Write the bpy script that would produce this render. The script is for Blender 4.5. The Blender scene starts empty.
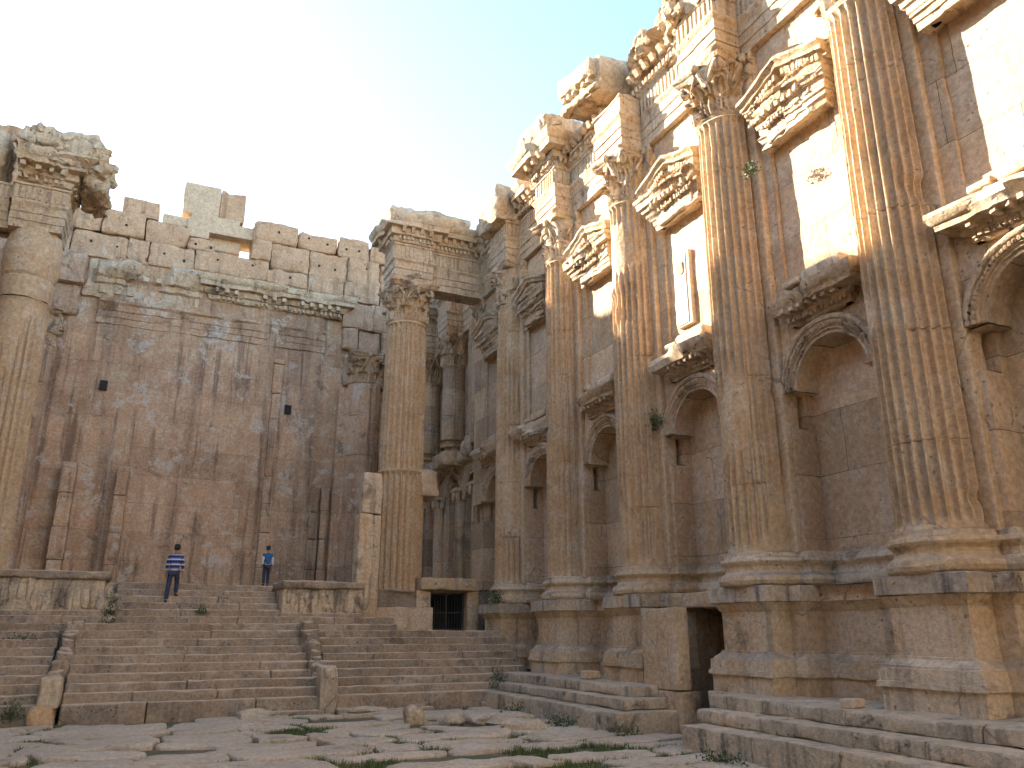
import bpy, math, random
import numpy as np
from mathutils import Vector

SC = bpy.context.scene
COL = SC.collection
R = math.radians

# ------------------------------------------------------------------ camera, sky, sun, exposure
cam_d = bpy.data.cameras.new("camera")
cam_d.sensor_width = 36.0
cam_d.lens = 28.125
cam_d.clip_end = 2000
cam = bpy.data.objects.new("camera", cam_d)
COL.objects.link(cam)
cam.location = (0, 0, 2.3)
cam.rotation_euler = (R(90 + 17.1), 0, R(-24.8))
SC.camera = cam

SUN_TO = Vector((-1.0, 1.5, 0.80)).normalized()
world = bpy.data.worlds.new("World")
SC.world = world
world.use_nodes = True
wn = world.node_tree
sky = wn.nodes.new("ShaderNodeTexSky")
sky.sky_type = 'NISHITA'
sky.sun_disc = False
sky.sun_elevation = math.asin(SUN_TO.z)
sky.sun_rotation = math.atan2(SUN_TO.x, SUN_TO.y)
sky.air_density = 1.0
sky.dust_density = 0.5
sky.ozone_density = 1.0
wn.links.new(sky.outputs[0], wn.nodes["Background"].inputs[0])
wn.nodes["Background"].inputs[1].default_value = 0.06
sun_d = bpy.data.lights.new("sun", 'SUN')
sun_d.energy = 3.0
sun_d.angle = R(0.5)
sun_d.color = (1.0, 0.905, 0.78)
sun = bpy.data.objects.new("sun", sun_d)
COL.objects.link(sun)
sun.rotation_euler = (-SUN_TO).to_track_quat('-Z', 'Y').to_euler()
SC.view_settings.view_transform = 'Standard'
SC.view_settings.look = 'None'
SC.view_settings.gamma = 1
SC.view_settings.use_curve_mapping = False
SC.view_settings.exposure = 3.38
SC.cycles.max_bounces = 8
SC.cycles.diffuse_bounces = 8
SC.cycles.use_adaptive_sampling = True
SC.cycles.adaptive_threshold = 0.03

# ------------------------------------------------------------------ noise
_rs = np.random.RandomState(11)
_TAB = _rs.rand(32, 32, 32, 4).astype(np.float32)


def _interp(P, comp):
    i = np.floor(P).astype(np.int64)
    f = P - i
    f = f * f * (3 - 2 * f)
    i0 = i & 31
    i1 = (i + 1) & 31
    fx, fy, fz = f[:, 0:1], f[:, 1:2], f[:, 2:3]
    T = lambda a, b, c: _TAB[a[:, 0], b[:, 1], c[:, 2]][:, comp]
    c00 = T(i0, i0, i0) * (1 - fx) + T(i1, i0, i0) * fx
    c10 = T(i0, i1, i0) * (1 - fx) + T(i1, i1, i0) * fx
    c01 = T(i0, i0, i1) * (1 - fx) + T(i1, i0, i1) * fx
    c11 = T(i0, i1, i1) * (1 - fx) + T(i1, i1, i1) * fx
    return (c00 * (1 - fy) + c10 * fy) * (1 - fz) + (c01 * (1 - fy) + c11 * fy) * fz


def fbm(P, f=1.0, o=4, seed=0.0):
    P = np.asarray(P, float).reshape(-1, 3) * f + seed * 7.31 + 3.7
    s, a, n = 0, 1.0, 0
    for _ in range(o):
        s = s + a * _interp(P, [3])[:, 0]
        n += a
        a *= .5
        P = P * 2.03 + 5.1
    return s / n


def vnoise(P, f=1.0, o=3, seed=0.0):
    P = np.asarray(P, float).reshape(-1, 3) * f + seed * 5.17 + 1.3
    s, a = 0, 1.0
    for _ in range(o):
        s = s + a * (_interp(P, [0, 1, 2]) - .5) * 2
        a *= .5
        P = P * 2.03 + 5.1
    return s


def ss(a, b, x):
    t = np.clip((x - a) / (b - a), 0, 1)
    return t * t * (3 - 2 * t)


# ------------------------------------------------------------------ objects
WORLD = {}


def tag(o, label, cat, group=None, kind=None):
    o["label"] = label
    o["category"] = cat
    if group:
        o["group"] = group
    o["kind"] = kind or "thing"
    return o


def thing(name, label, cat, loc=(0, 0, 0), group=None):
    o = bpy.data.objects.new(name, None)
    o.empty_display_size = .3
    o.location = loc
    COL.objects.link(o)
    WORLD[o.name] = np.array(loc, float)
    return tag(o, label, cat, group)


class MB:
    """collects vertices and faces; build() links them as one mesh object"""

    def __init__(s):
        s.v, s.q, s.t, s.n = [], [], [], 0

    def add(s, V, Q=None, T=None):
        V = np.asarray(V, float).reshape(-1, 3)
        if Q is not None and len(Q):
            s.q.append(np.asarray(Q, np.int64).reshape(-1, 4) + s.n)
        if T is not None and len(T):
            s.t.append(np.asarray(T, np.int64).reshape(-1, 3) + s.n)
        s.v.append(V)
        s.n += len(V)
        return s

    def grid(s, P, close_i=False, close_j=False):
        n, m = P.shape[:2]
        idx = np.arange(n * m).reshape(n, m)
        if close_i:
            idx = np.vstack([idx, idx[:1]])
        if close_j:
            idx = np.hstack([idx, idx[:, :1]])
        Q = np.stack([idx[:-1, :-1], idx[1:, :-1], idx[1:, 1:], idx[:-1, 1:]], -1).reshape(-1, 4)
        return s.add(P.reshape(-1, 3), Q)

    def verts(s):
        return np.concatenate(s.v) if s.v else np.zeros((0, 3))

    def weather(s, amp=.02, f=1.2, seed=0, o=4):
        V = s.verts()
        V = V + amp * .5 * vnoise(V, f, o, seed) + amp * .5 * vnoise(V, f * 3.7, 2, seed + 1.7)
        s.v = [V]
        return s

    def move(s, d):
        s.v = [v + np.asarray(d, float) for v in s.v]
        return s

    def build(s, name, mat, parent=None, sharp=35, smooth=True, amp=0, f=1.2, seed=0, origin=None):
        if amp:
            s.weather(amp, f, seed)
        V = s.verts()
        if parent is not None:
            o0 = WORLD[parent.name]
        elif origin is not None:
            o0 = np.array(origin, float)
        else:
            o0 = np.zeros(3)
        Vl = (V - o0).astype(np.float32)
        Q = np.concatenate(s.q) if s.q else np.zeros((0, 4), np.int64)
        T = np.concatenate(s.t) if s.t else np.zeros((0, 3), np.int64)
        me = bpy.data.meshes.new(name)
        me.vertices.add(len(Vl))
        me.vertices.foreach_set("co", Vl.ravel())
        nl = len(Q) * 4 + len(T) * 3
        me.loops.add(nl)
        me.loops.foreach_set("vertex_index", np.concatenate([Q.ravel(), T.ravel()]).astype(np.int32))
        me.polygons.add(len(Q) + len(T))
        st = np.concatenate([np.arange(len(Q)) * 4, len(Q) * 4 + np.arange(len(T)) * 3]).astype(np.int32)
        me.polygons.foreach_set("loop_start", st)
        me.polygons.foreach_set("use_smooth", np.full(len(st), smooth))
        me.update(calc_edges=True)
        me.validate()
        if smooth and sharp < 180:
            me.set_sharp_from_angle(angle=R(sharp))
        me.materials.append(mat)
        o = bpy.data.objects.new(name, me)
        COL.objects.link(o)
        if parent is not None:
            o.parent = parent
            WORLD[o.name] = o0
        else:
            o.location = o0
            WORLD[o.name] = o0
        return o


def axis_pts(L, r, cell):
    n = max(1, int(round((L - 2 * r) / cell)))
    return np.concatenate([[0, r * .45], np.linspace(r, L - r, n + 1), [L - r * .45, L]])


def rbox(mb, x0, x1, y0, y1, z0, z1, r=.04, cell=.25, chip=.06, amp=.012, f=1.6, seed=0.0, rot=0, tilt=(0, 0)):
    """a worn stone block: rounded, chipped box"""
    lo = np.array([x0, y0, z0], float)
    hi = np.array([x1, y1, z1], float)
    L = hi - lo
    rm = min(r + chip, L.min() * .45)
    ax = [axis_pts(L[k], rm, cell) for k in range(3)]
    start = len(mb.v)
    Vs, Qs, n = [], [], 0
    for k in range(3):
        u, v = (k + 1) % 3, (k + 2) % 3
        U, Vv = np.meshgrid(ax[u], ax[v], indexing='ij')
        for side in (0, 1):
            P = np.zeros(U.shape + (3,))
            P[..., u] = U
            P[..., v] = Vv
            P[..., k] = L[k] * side
            a, b = U.shape
            idx = np.arange(a * b).reshape(a, b) + n
            q = np.stack([idx[:-1, :-1], idx[1:, :-1], idx[1:, 1:], idx[:-1, 1:]], -1).reshape(-1, 4)
            if side == 0:
                q = q[:, ::-1]
            Vs.append(P.reshape(-1, 3))
            Qs.append(q)
            n += a * b
    V = np.concatenate(Vs)
    Q = np.concatenate(Qs)
    key = np.round(V * 1e4).astype(np.int64)
    _, first, inv = np.unique(key, axis=0, return_index=True, return_inverse=True)
    V = V[first]
    Q = inv.reshape(-1)[Q]
    W = V + lo
    ri = np.minimum(r + chip * ss(.5, .72, fbm(W, 2.2, 3, seed)), rm)[:, None]
    q = np.minimum(np.maximum(V, ri), L - ri)
    d = V - q
    ln = np.maximum(np.linalg.norm(d, axis=1, keepdims=True), 1e-9)
    nrm = d / ln
    P = q + nrm * ri
    P = P + nrm * (amp * 2 * (fbm(W, f, 4, seed + 3) - .5))[:, None]
    if rot or tilt != (0, 0):
        c = L / 2
        P = P - c
        cr, sr = math.cos(rot), math.sin(rot)
        Mz = np.array([[cr, -sr, 0], [sr, cr, 0], [0, 0, 1]])
        ca, sa = math.cos(tilt[0]), math.sin(tilt[0])
        Mx = np.array([[1, 0, 0], [0, ca, -sa], [0, sa, ca]])
        cb, sb = math.cos(tilt[1]), math.sin(tilt[1])
        My = np.array([[cb, 0, sb], [0, 1, 0], [-sb, 0, cb]])
        P = P @ (Mz @ Mx @ My).T + c
    mb.add(P + lo, Q)
    return mb


def rock(mb, c, s, seed=0.0, n=14, amp=.25):
    th = np.linspace(0, 2 * np.pi, n * 2, endpoint=False)
    ph = np.linspace(-np.pi / 2, np.pi / 2, n)
    T, Ph = np.meshgrid(-th, ph, indexing='ij')
    D = np.stack([np.cos(T) * np.cos(Ph), np.sin(T) * np.cos(Ph), np.sin(Ph)], -1)
    D = np.sign(D) * np.abs(D) ** .72
    D = D * (1 + amp * vnoise(D.reshape(-1, 3), 1.1, 3, seed)[:, :1].reshape(D.shape[:2] + (1,)))
    mb.grid(D * np.array(s) + np.array(c), close_i=True)
    return mb


def sweep(mb, path, prof, closed=False, cell=.22, chip=0, seed=0.0, cap=False):
    """moulding profile [(out, z)...] (bottom to top) swept along a plan path, outward on its right"""
    path = np.array(path, float)
    n = len(path)
    segs = [(i, (i + 1) % n) for i in range(n if closed else n - 1)]
    nr = []
    for a, b in segs:
        d = path[b] - path[a]
        d = d / np.linalg.norm(d)
        nr.append(np.array([d[1], -d[0]]))
    pts, ms = [], []
    for k, (a, b) in enumerate(segs):
        L = np.linalg.norm(path[b] - path[a])
        m = max(1, int(math.ceil(L / cell)))
        pn = nr[k - 1] if (closed or k > 0) else nr[k]
        mit = (pn + nr[k]) / max(.35, 1 + pn @ nr[k])
        pts.append(path[a])
        ms.append(mit)
        for j in range(1, m):
            pts.append(path[a] + (path[b] - path[a]) * j / m)
            ms.append(nr[k])
    if not closed:
        pts.append(path[-1])
        ms.append(nr[-1])
    pts, ms = np.array(pts), np.array(ms)
    pr = np.array(prof, float)
    out = np.repeat(pr[None, :, 0], len(pts), 0)
    z = np.repeat(pr[None, :, 1], len(pts), 0)
    if chip:
        B = np.stack([np.repeat(pts[:, None, 0], len(pr), 1), np.repeat(pts[:, None, 1], len(pr), 1), z], -1)
        nz = fbm(B.reshape(-1, 3), .9, 4, seed).reshape(out.shape)
        out = np.where(out > .03, out - chip * np.clip(out, 0, 1) ** .6 * ss(.46, .62, nz), out)
    P = np.stack([pts[:, None, 0] + out * ms[:, None, 0], pts[:, None, 1] + out * ms[:, None, 1], z], -1)
    mb.grid(P, close_i=closed)
    return mb


def teeth(mb, path, o0, o1, z0, z1, w, gap, miss=.08, rng=random, taper=0):
    """a row of small blocks (dentils, modillions, frieze flutes) along each straight of a path"""
    path = np.array(path, float)
    for a, b in zip(path[:-1], path[1:]):
        L = np.linalg.norm(b - a)
        if L < w + gap:
            continue
        d = (b - a) / L
        nn = np.array([d[1], -d[0]])
        k = max(1, int(L / (w + gap)))
        st = L / k
        for i in range(k):
            if rng.random() < miss:
                continue
            s0 = (i + .5) * st - w / 2
            s1 = s0 + w
            o1r = o1 - rng.random() * .03
            V = []
            for zz, oo in ((z0, o1r - taper), (z1, o1r)):
                for s_, o_ in ((s0, o0), (s1, o0), (s1, oo), (s0, oo)):
                    p = a + d * s_ + nn * o_
                    V.append((p[0], p[1], zz))
            mb.add(V, [(0, 1, 2, 3), (7, 6, 5, 4), (0, 4, 5, 1), (1, 5, 6, 2), (2, 6, 7, 3), (3, 7, 4, 0)])
    return mb


def plane_grid(mb, o, u, v, nu, nv):
    o, u, v = map(lambda a: np.array(a, float), (o, u, v))
    a = np.linspace(0, 1, nu + 1)[:, None, None]
    b = np.linspace(0, 1, nv + 1)[None, :, None]
    mb.grid(o + a * u + b * v)
    return mb


# ------------------------------------------------------------------ materials
def N(nt, typ, **kw):
    n = nt.nodes.new(typ)
    for k, v in kw.items():
        setattr(n, k, v)
    return n


def stone(name, cols, joints=None, streak=.5, stain=.5, lichen_toplight=.5, bump=.5, rough=.95, pits=.5, crack=.5, grain=1.0, dark=(.085, .062, .045), top=(.20, .185, .16), upn=(.38, .6), lime=.3, edge=0.0, jdark=.6, broad=0.0, tones=(.80, 1.16)):
    m = bpy.data.materials.new(name)
    m.use_nodes = True
    nt = m.node_tree
    L = nt.links.new
    bs = nt.nodes["Principled BSDF"]
    bs.inputs["Roughness"].default_value = rough
    bs.inputs["Specular IOR Level"].default_value = .12
    geo = N(nt, "ShaderNodeNewGeometry")
    P = geo.outputs["Position"]

    def noise(scale, detail=6, ro=.6, vec=P, dist=0.0):
        n = N(nt, "ShaderNodeTexNoise")
        n.inputs["Scale"].default_value = scale
        n.inputs["Detail"].default_value = detail
        n.inputs["Roughness"].default_value = ro
        n.inputs["Distortion"].default_value = dist
        L(vec, n.inputs["Vector"])
        return n.outputs["Fac"]

    def ramp(fac, a, b, va=0.0, vb=1.0):
        r = N(nt, "ShaderNodeMapRange", interpolation_type='SMOOTHSTEP')
        r.inputs["From Min"].default_value = a
        r.inputs["From Max"].default_value = b
        r.inputs["To Min"].default_value = va
        r.inputs["To Max"].default_value = vb
        L(fac, r.inputs["Value"])
        return r.outputs["Result"]

    def mix(fac, a, b, mode='MIX'):
        x = N(nt, "ShaderNodeMix", data_type='RGBA', blend_type=mode)
        for sock, val in ((x.inputs["Factor"], fac), (x.inputs["A"], a), (x.inputs["B"], b)):
            if isinstance(val, (int, float)):
                sock.default_value = val
            elif isinstance(val, tuple):
                sock.default_value = (*val, 1)
            else:
                L(val, sock)
        return x.outputs["Result"]

    def math_(op, a, b=None):
        x = N(nt, "ShaderNodeMath", operation=op)
        for i, val in enumerate((a, b)):
            if val is None:
                continue
            if isinstance(val, (int, float)):
                x.inputs[i].default_value = val
            else:
                L(val, x.inputs[i])
        return x.outputs[0]

    def scaled(sx, sy, sz):
        mp = N(nt, "ShaderNodeMapping")
        mp.inputs["Scale"].default_value = (sx, sy, sz)
        L(P, mp.inputs["Vector"])
        return mp.outputs[0]

    big = noise(.42, 4, .62)
    mid = noise(1.3, 5, .65)
    c = mix(ramp(big, .40, .58), cols[0], cols[1])
    c = mix(ramp(mid, .45, .68, 0, .75), c, cols[2])
    height = None
    if joints:
        bl, bh = joints
        sep = N(nt, "ShaderNodeSeparateXYZ")
        L(P, sep.inputs[0])
        u = math_('ADD', sep.outputs[0], sep.outputs[1])
        cmb = N(nt, "ShaderNodeCombineXYZ")
        wob = noise(.9, 2, .6)
        L(math_('ADD', u, math_('MULTIPLY', wob, .10)), cmb.inputs[0])
        L(math_('ADD', sep.outputs[2], math_('MULTIPLY', wob, .08)), cmb.inputs[1])
        br = N(nt, "ShaderNodeTexBrick")
        br.offset = .43
        br.squash = 1.35
        br.squash_frequency = 3
        br.inputs["Scale"].default_value = 1
        br.inputs["Brick Width"].default_value = bl
        br.inputs["Row Height"].default_value = bh
        br.inputs["Mortar Size"].default_value = .009
        br.inputs["Mortar Smooth"].default_value = .3
        br.inputs["Color1"].default_value = (0, 0, 0, 1)
        br.inputs["Color2"].default_value = (1, 1, 1, 1)
        br.inputs["Mortar"].default_value = (.5, .5, .5, 1)
        L(cmb.outputs[0], br.inputs["Vector"])
        tone = ramp(br.outputs["Color"], 0, 1, *tones)
        c = mix(1.0, c, tone, 'MULTIPLY')
        jf = math_('MULTIPLY', br.outputs["Fac"], ramp(big, .35, .55, .35, 1))
        c = mix(math_('MULTIPLY', jf, jdark), c, dark)
        height = math_('MULTIPLY', jf, -1.2)
    # vertical run-off streaks
    st = noise(1, 4, .6, scaled(2.6, 2.6, .16))
    c = mix(ramp(st, .52, .68, 0, streak), c, cols[3])
    st2 = noise(1, 4, .6, scaled(4.1, 4.1, .13), .4)
    c = mix(ramp(st2, .57, .72, 0, streak * .8), c, cols[4])
    if broad:
        b3 = noise(1, 5, .62, scaled(.62, .62, .055), .3)
        c = mix(ramp(b3, .50, .63, 0, broad), c, cols[3])
    lm = noise(.62, 6, .74, P, .3)
    c = mix(ramp(lm, .565, .615, 0, lime), c, (.56, .485, .39))
    if edge:
        c = mix(ramp(geo.outputs["Pointiness"], .505, .56, 0, edge), c, (.60, .47, .33))
    # weather crust in patches
    cr = noise(.75, 6, .7, P, .5)
    c = mix(ramp(cr, .56, .68, 0, stain), c, dark)
    # fine grain
    fine = noise(9 * grain, 4, .72)
    c = mix(.9, c, ramp(fine, .28, .72, .74, 1.2), 'MULTIPLY')
    pt = N(nt, "ShaderNodeTexVoronoi", feature='F1')
    pt.inputs["Scale"].default_value = 6.5 * grain
    pt.inputs["Randomness"].default_value = 1
    wv = N(nt, "ShaderNodeMix", data_type='VECTOR')
    wv.inputs["Factor"].default_value = .12
    L(P, wv.inputs[4])
    nn = N(nt, "ShaderNodeTexNoise")
    nn.inputs["Scale"].default_value = 5
    L(P, nn.inputs["Vector"])
    L(nn.outputs["Color"], wv.inputs[5])
    L(wv.outputs[1], pt.inputs["Vector"])
    pm = math_('MULTIPLY', ramp(pt.outputs["Distance"], .12, .22, 1, 0), ramp(mid, .48, .6))
    c = mix(math_('MULTIPLY', pm, pits), c, dark)
    # hairline cracks
    vc = N(nt, "ShaderNodeTexVoronoi", feature='DISTANCE_TO_EDGE')
    vc.inputs["Scale"].default_value = .55
    wv2 = N(nt, "ShaderNodeMix", data_type='VECTOR')
    wv2.inputs["Factor"].default_value = .35
    n2 = N(nt, "ShaderNodeTexNoise")
    n2.inputs["Scale"].default_value = 1.1
    n2.inputs["Detail"].default_value = 4
    L(P, n2.inputs["Vector"])
    L(P, wv2.inputs[4])
    L(n2.outputs["Color"], wv2.inputs[5])
    L(wv2.outputs[1], vc.inputs["Vector"])
    ck = math_('MULTIPLY', ramp(vc.outputs["Distance"], .002, .010, 1, 0), ramp(mid, .52, .6))
    c = mix(math_('MULTIPLY', ck, crack), c, dark)
    # grey lichen on ledges; a pale top colour paints skylight on step treads
    if lichen_toplight:
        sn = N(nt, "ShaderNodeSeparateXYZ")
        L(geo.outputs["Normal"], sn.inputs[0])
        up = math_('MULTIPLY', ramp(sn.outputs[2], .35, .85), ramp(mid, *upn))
        c = mix(math_('MULTIPLY', up, lichen_toplight), c, top)
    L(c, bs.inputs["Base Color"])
    h = math_('ADD', math_('MULTIPLY', noise(3.1, 7, .72), .9), math_('MULTIPLY', fine, .35))
    h = math_('ADD', h, math_('MULTIPLY', pm, -.5))
    if height is not None:
        h = math_('ADD', h, height)
    bp = N(nt, "ShaderNodeBump")
    bp.inputs["Strength"].default_value = bump
    bp.inputs["Distance"].default_value = .09
    L(h, bp.inputs["Height"])
    L(bp.outputs[0], bs.inputs["Normal"])
    return m


def flat(name, col, rough=.8, var=.25, scale=6, metal=0):
    m = bpy.data.materials.new(name)
    m.use_nodes = True
    nt = m.node_tree
    bs = nt.nodes["Principled BSDF"]
    bs.inputs["Roughness"].default_value = rough
    bs.inputs["Metallic"].default_value = metal
    n = N(nt, "ShaderNodeTexNoise")
    n.inputs["Scale"].default_value = scale
    n.inputs["Detail"].default_value = 6
    tc = N(nt, "ShaderNodeTexCoord")
    nt.links.new(tc.outputs["Object"], n.inputs["Vector"])
    r = N(nt, "ShaderNodeMapRange")
    r.inputs["From Min"].default_value = .3
    r.inputs["From Max"].default_value = .7
    r.inputs["To Min"].default_value = 1 - var
    r.inputs["To Max"].default_value = 1 + var
    nt.links.new(n.outputs["Fac"], r.inputs["Value"])
    x = N(nt, "ShaderNodeMix", data_type='RGBA', blend_type='MULTIPLY')
    x.inputs["Factor"].default_value = 1
    x.inputs["A"].default_value = (*col, 1)
    nt.links.new(r.outputs["Result"], x.inputs["B"])
    nt.links.new(x.outputs["Result"], bs.inputs["Base Color"])
    return m


# palette: warm tan, pale cream, pink-grey, run-off colours
OCH = (.52, .325, .155)
TAN = (.52, .37, .215)
CRM = (.59, .47, .325)
PNK = (.49, .345, .22)
GRY = (.38, .32, .25)
RUST = (.40, .185, .07)
BRN = (.17, .10, .06)
M_COL = stone("column_stone", (TAN, (.50, .34, .19), CRM, RUST, CRM), None, .22, .2, .5, .6, edge=.6)
M_CARV = stone("carved_stone", (TAN, CRM, PNK, BRN, GRY), None, .5, .75, .3, 1.0, pits=.9, edge=.35)
M_WALL = stone("niche_wall_stone", (PNK, TAN, CRM, OCH, CRM), (2.3, 1.42), .3, .25, .3, .6, jdark=.95)
M_POD = stone("podium_stone", (CRM, TAN, CRM, (.24, .20, .155), OCH), None, .55, .6, .7, .7)
M_CAP = stone("pedestal_cap_stone", (CRM, (.40, .33, .25), TAN, (.11, .09, .07), GRY), None, .9, .75, .7, .8)
M_REAR = stone("rear_wall_stone", ((.55, .36, .22), (.47, .30, .18), CRM, (.15, .10, .07), (.62, .51, .39)), (3.6, 1.36), .7, .45, .3, .5, lime=.75, broad=.42, tones=(.9, 1.09))
M_TOP = stone("wall_top_stone", ((.48, .32, .205), (.51, .355, .235), (.42, .275, .175), BRN, GRY), None, .5, .7, .7, .8)
M_STEP = stone("step_stone", ((.30, .235, .165), (.385, .30, .215), (.27, .235, .19), BRN, CRM), None, .35, .5, .95, .9, grain=1.3, top=(.52, .42, .29), crack=.15, upn=(.2, .4))  # pale treads and dark risers: skylight on the steps painted into the colour
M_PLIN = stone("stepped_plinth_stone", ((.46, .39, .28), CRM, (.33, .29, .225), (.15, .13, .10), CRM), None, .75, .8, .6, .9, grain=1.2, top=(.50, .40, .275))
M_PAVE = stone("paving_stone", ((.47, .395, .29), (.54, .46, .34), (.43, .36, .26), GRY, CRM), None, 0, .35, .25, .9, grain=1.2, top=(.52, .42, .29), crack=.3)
M_NEW = stone("new_cut_stone", ((.54, .42, .30), (.50, .39, .28), CRM, CRM, CRM), None, .1, .1, .1, .35, pits=.3, crack=0)
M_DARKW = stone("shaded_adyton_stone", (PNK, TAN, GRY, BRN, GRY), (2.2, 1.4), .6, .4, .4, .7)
M_IRON = flat("gate_iron", (.05, .055, .05), .6, .3, 20, .3)
M_DARK = flat("opening_shade", (.03, .026, .022), .95, .3, 3)  # near-black colour standing in for the shade inside openings
M_LEAF = flat("leaf", (.055, .085, .025), .7, .5, 14)
M_GRASS = flat("grass", (.085, .12, .03), .8, .45, 3)


def ground_mat():
    m = bpy.data.materials.new("soil")
    m.use_nodes = True
    nt = m.node_tree
    bs = nt.nodes["Principled BSDF"]
    bs.inputs["Roughness"].default_value = 1
    geo = N(nt, "ShaderNodeNewGeometry")
    a = N(nt, "ShaderNodeTexNoise")
    a.inputs["Scale"].default_value = .9
    a.inputs["Detail"].default_value = 8
    b = N(nt, "ShaderNodeTexNoise")
    b.inputs["Scale"].default_value = 14
    b.inputs["Detail"].default_value = 8
    nt.links.new(geo.outputs["Position"], a.inputs["Vector"])
    nt.links.new(geo.outputs["Position"], b.inputs["Vector"])
    cr = N(nt, "ShaderNodeValToRGB")
    cr.color_ramp.elements[0].position = .4
    cr.color_ramp.elements[0].color = (.28, .215, .135, 1)
    cr.color_ramp.elements[1].position = .6
    cr.color_ramp.elements[1].color = (.16, .17, .07, 1)
    nt.links.new(a.outputs["Fac"], cr.inputs[0])
    x = N(nt, "ShaderNodeMix", data_type='RGBA', blend_type='MULTIPLY')
    x.inputs["Factor"].default_value = .8
    nt.links.new(cr.outputs[0], x.inputs["A"])
    nt.links.new(b.outputs["Color"], x.inputs["B"])
    nt.links.new(x.outputs["Result"], bs.inputs["Base Color"])
    bp = N(nt, "ShaderNodeBump")
    bp.inputs["Strength"].default_value = .8
    bp.inputs["Distance"].default_value = .1
    nt.links.new(b.outputs["Fac"], bp.inputs["Height"])
    nt.links.new(bp.outputs[0], bs.inputs["Normal"])
    return m


M_SOIL = ground_mat()


# ------------------------------------------------------------------ column pieces
def shaft_mesh(cx, cy, z0, z1, R0, R1, seed, fl=24, flute=1.0, wear=.5, drums=(), rows=.09, sm=10):
    us = np.array([0, .06, .12, .22, .36, .5, .64, .78, .88, .94])
    th = (np.arange(fl)[:, None] + us[None]).ravel() / fl * 2 * np.pi
    zs = list(np.arange(z0, z1, rows)) + [z1]
    for d in drums:
        zs += [d - .018, d, d + .018]
    zs = np.unique(np.round(zs, 4))
    Th, Z = np.meshgrid(th, zs, indexing='ij')
    u = np.repeat(np.tile(us, fl)[:, None], len(zs), 1)
    t = (Z - z0) / (z1 - z0)
    rad = R0 + (R1 - R0) * (t + .12 * np.sin(np.pi * t) * -1)
    prof = np.where((u > .1) & (u < .9), np.sqrt(np.clip(1 - ((u - .5) / .4) ** 2, 0, 1)), 0)
    ends = np.sqrt(np.clip(np.minimum((Z - z0 - .08) / .14, (z1 - .12 - Z) / .14), 0, 1))
    B = np.stack([cx + rad * np.cos(Th), cy + rad * np.sin(Th), Z], -1).reshape(-1, 3)
    sh = Th.shape
    wn_ = fbm(B * np.array([1, 1, .6]), .55, 4, seed).reshape(sh)
    worn = ss(.62 - .14 * wear, .70 - .12 * wear, wn_)
    ch = ss(.52, .70, fbm(B, 3.2, 3, seed + 2).reshape(sh)) * (.35 + .65 * wear)
    depth = .165 * R0 * flute * prof * ends * (1 - .85 * worn)
    r = rad - depth
    lim = rad - (.02 * ch + .05 * worn)
    r = np.minimum(r, lim)
    r += .02 * worn * (fbm(B, 2.6, 4, seed + 5).reshape(sh) - .5) + .007 * (fbm(B, 6, 3, seed + 6).reshape(sh) - .5)
    bite = ss(.70, .78, fbm(B, .8, 3, seed + 9).reshape(sh))
    r -= .09 * bite
    for k, d in enumerate(drums):
        g = np.abs(Z - d) < .01
        gm = ss(.35, .6, fbm(B, 1.2, 2, seed + 11 + k).reshape(sh))
        r = np.where(g, r - .045 * gm, r)
    # small astragal at the neck
    r += .05 * np.exp(-((Z - z1 + .06) / .05) ** 2)
    P = np.stack([cx + r * np.cos(Th), cy + r * np.sin(Th), Z], -1)
    mb = MB()
    mb.grid(P[::-1], close_i=True)
    return mb


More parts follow.
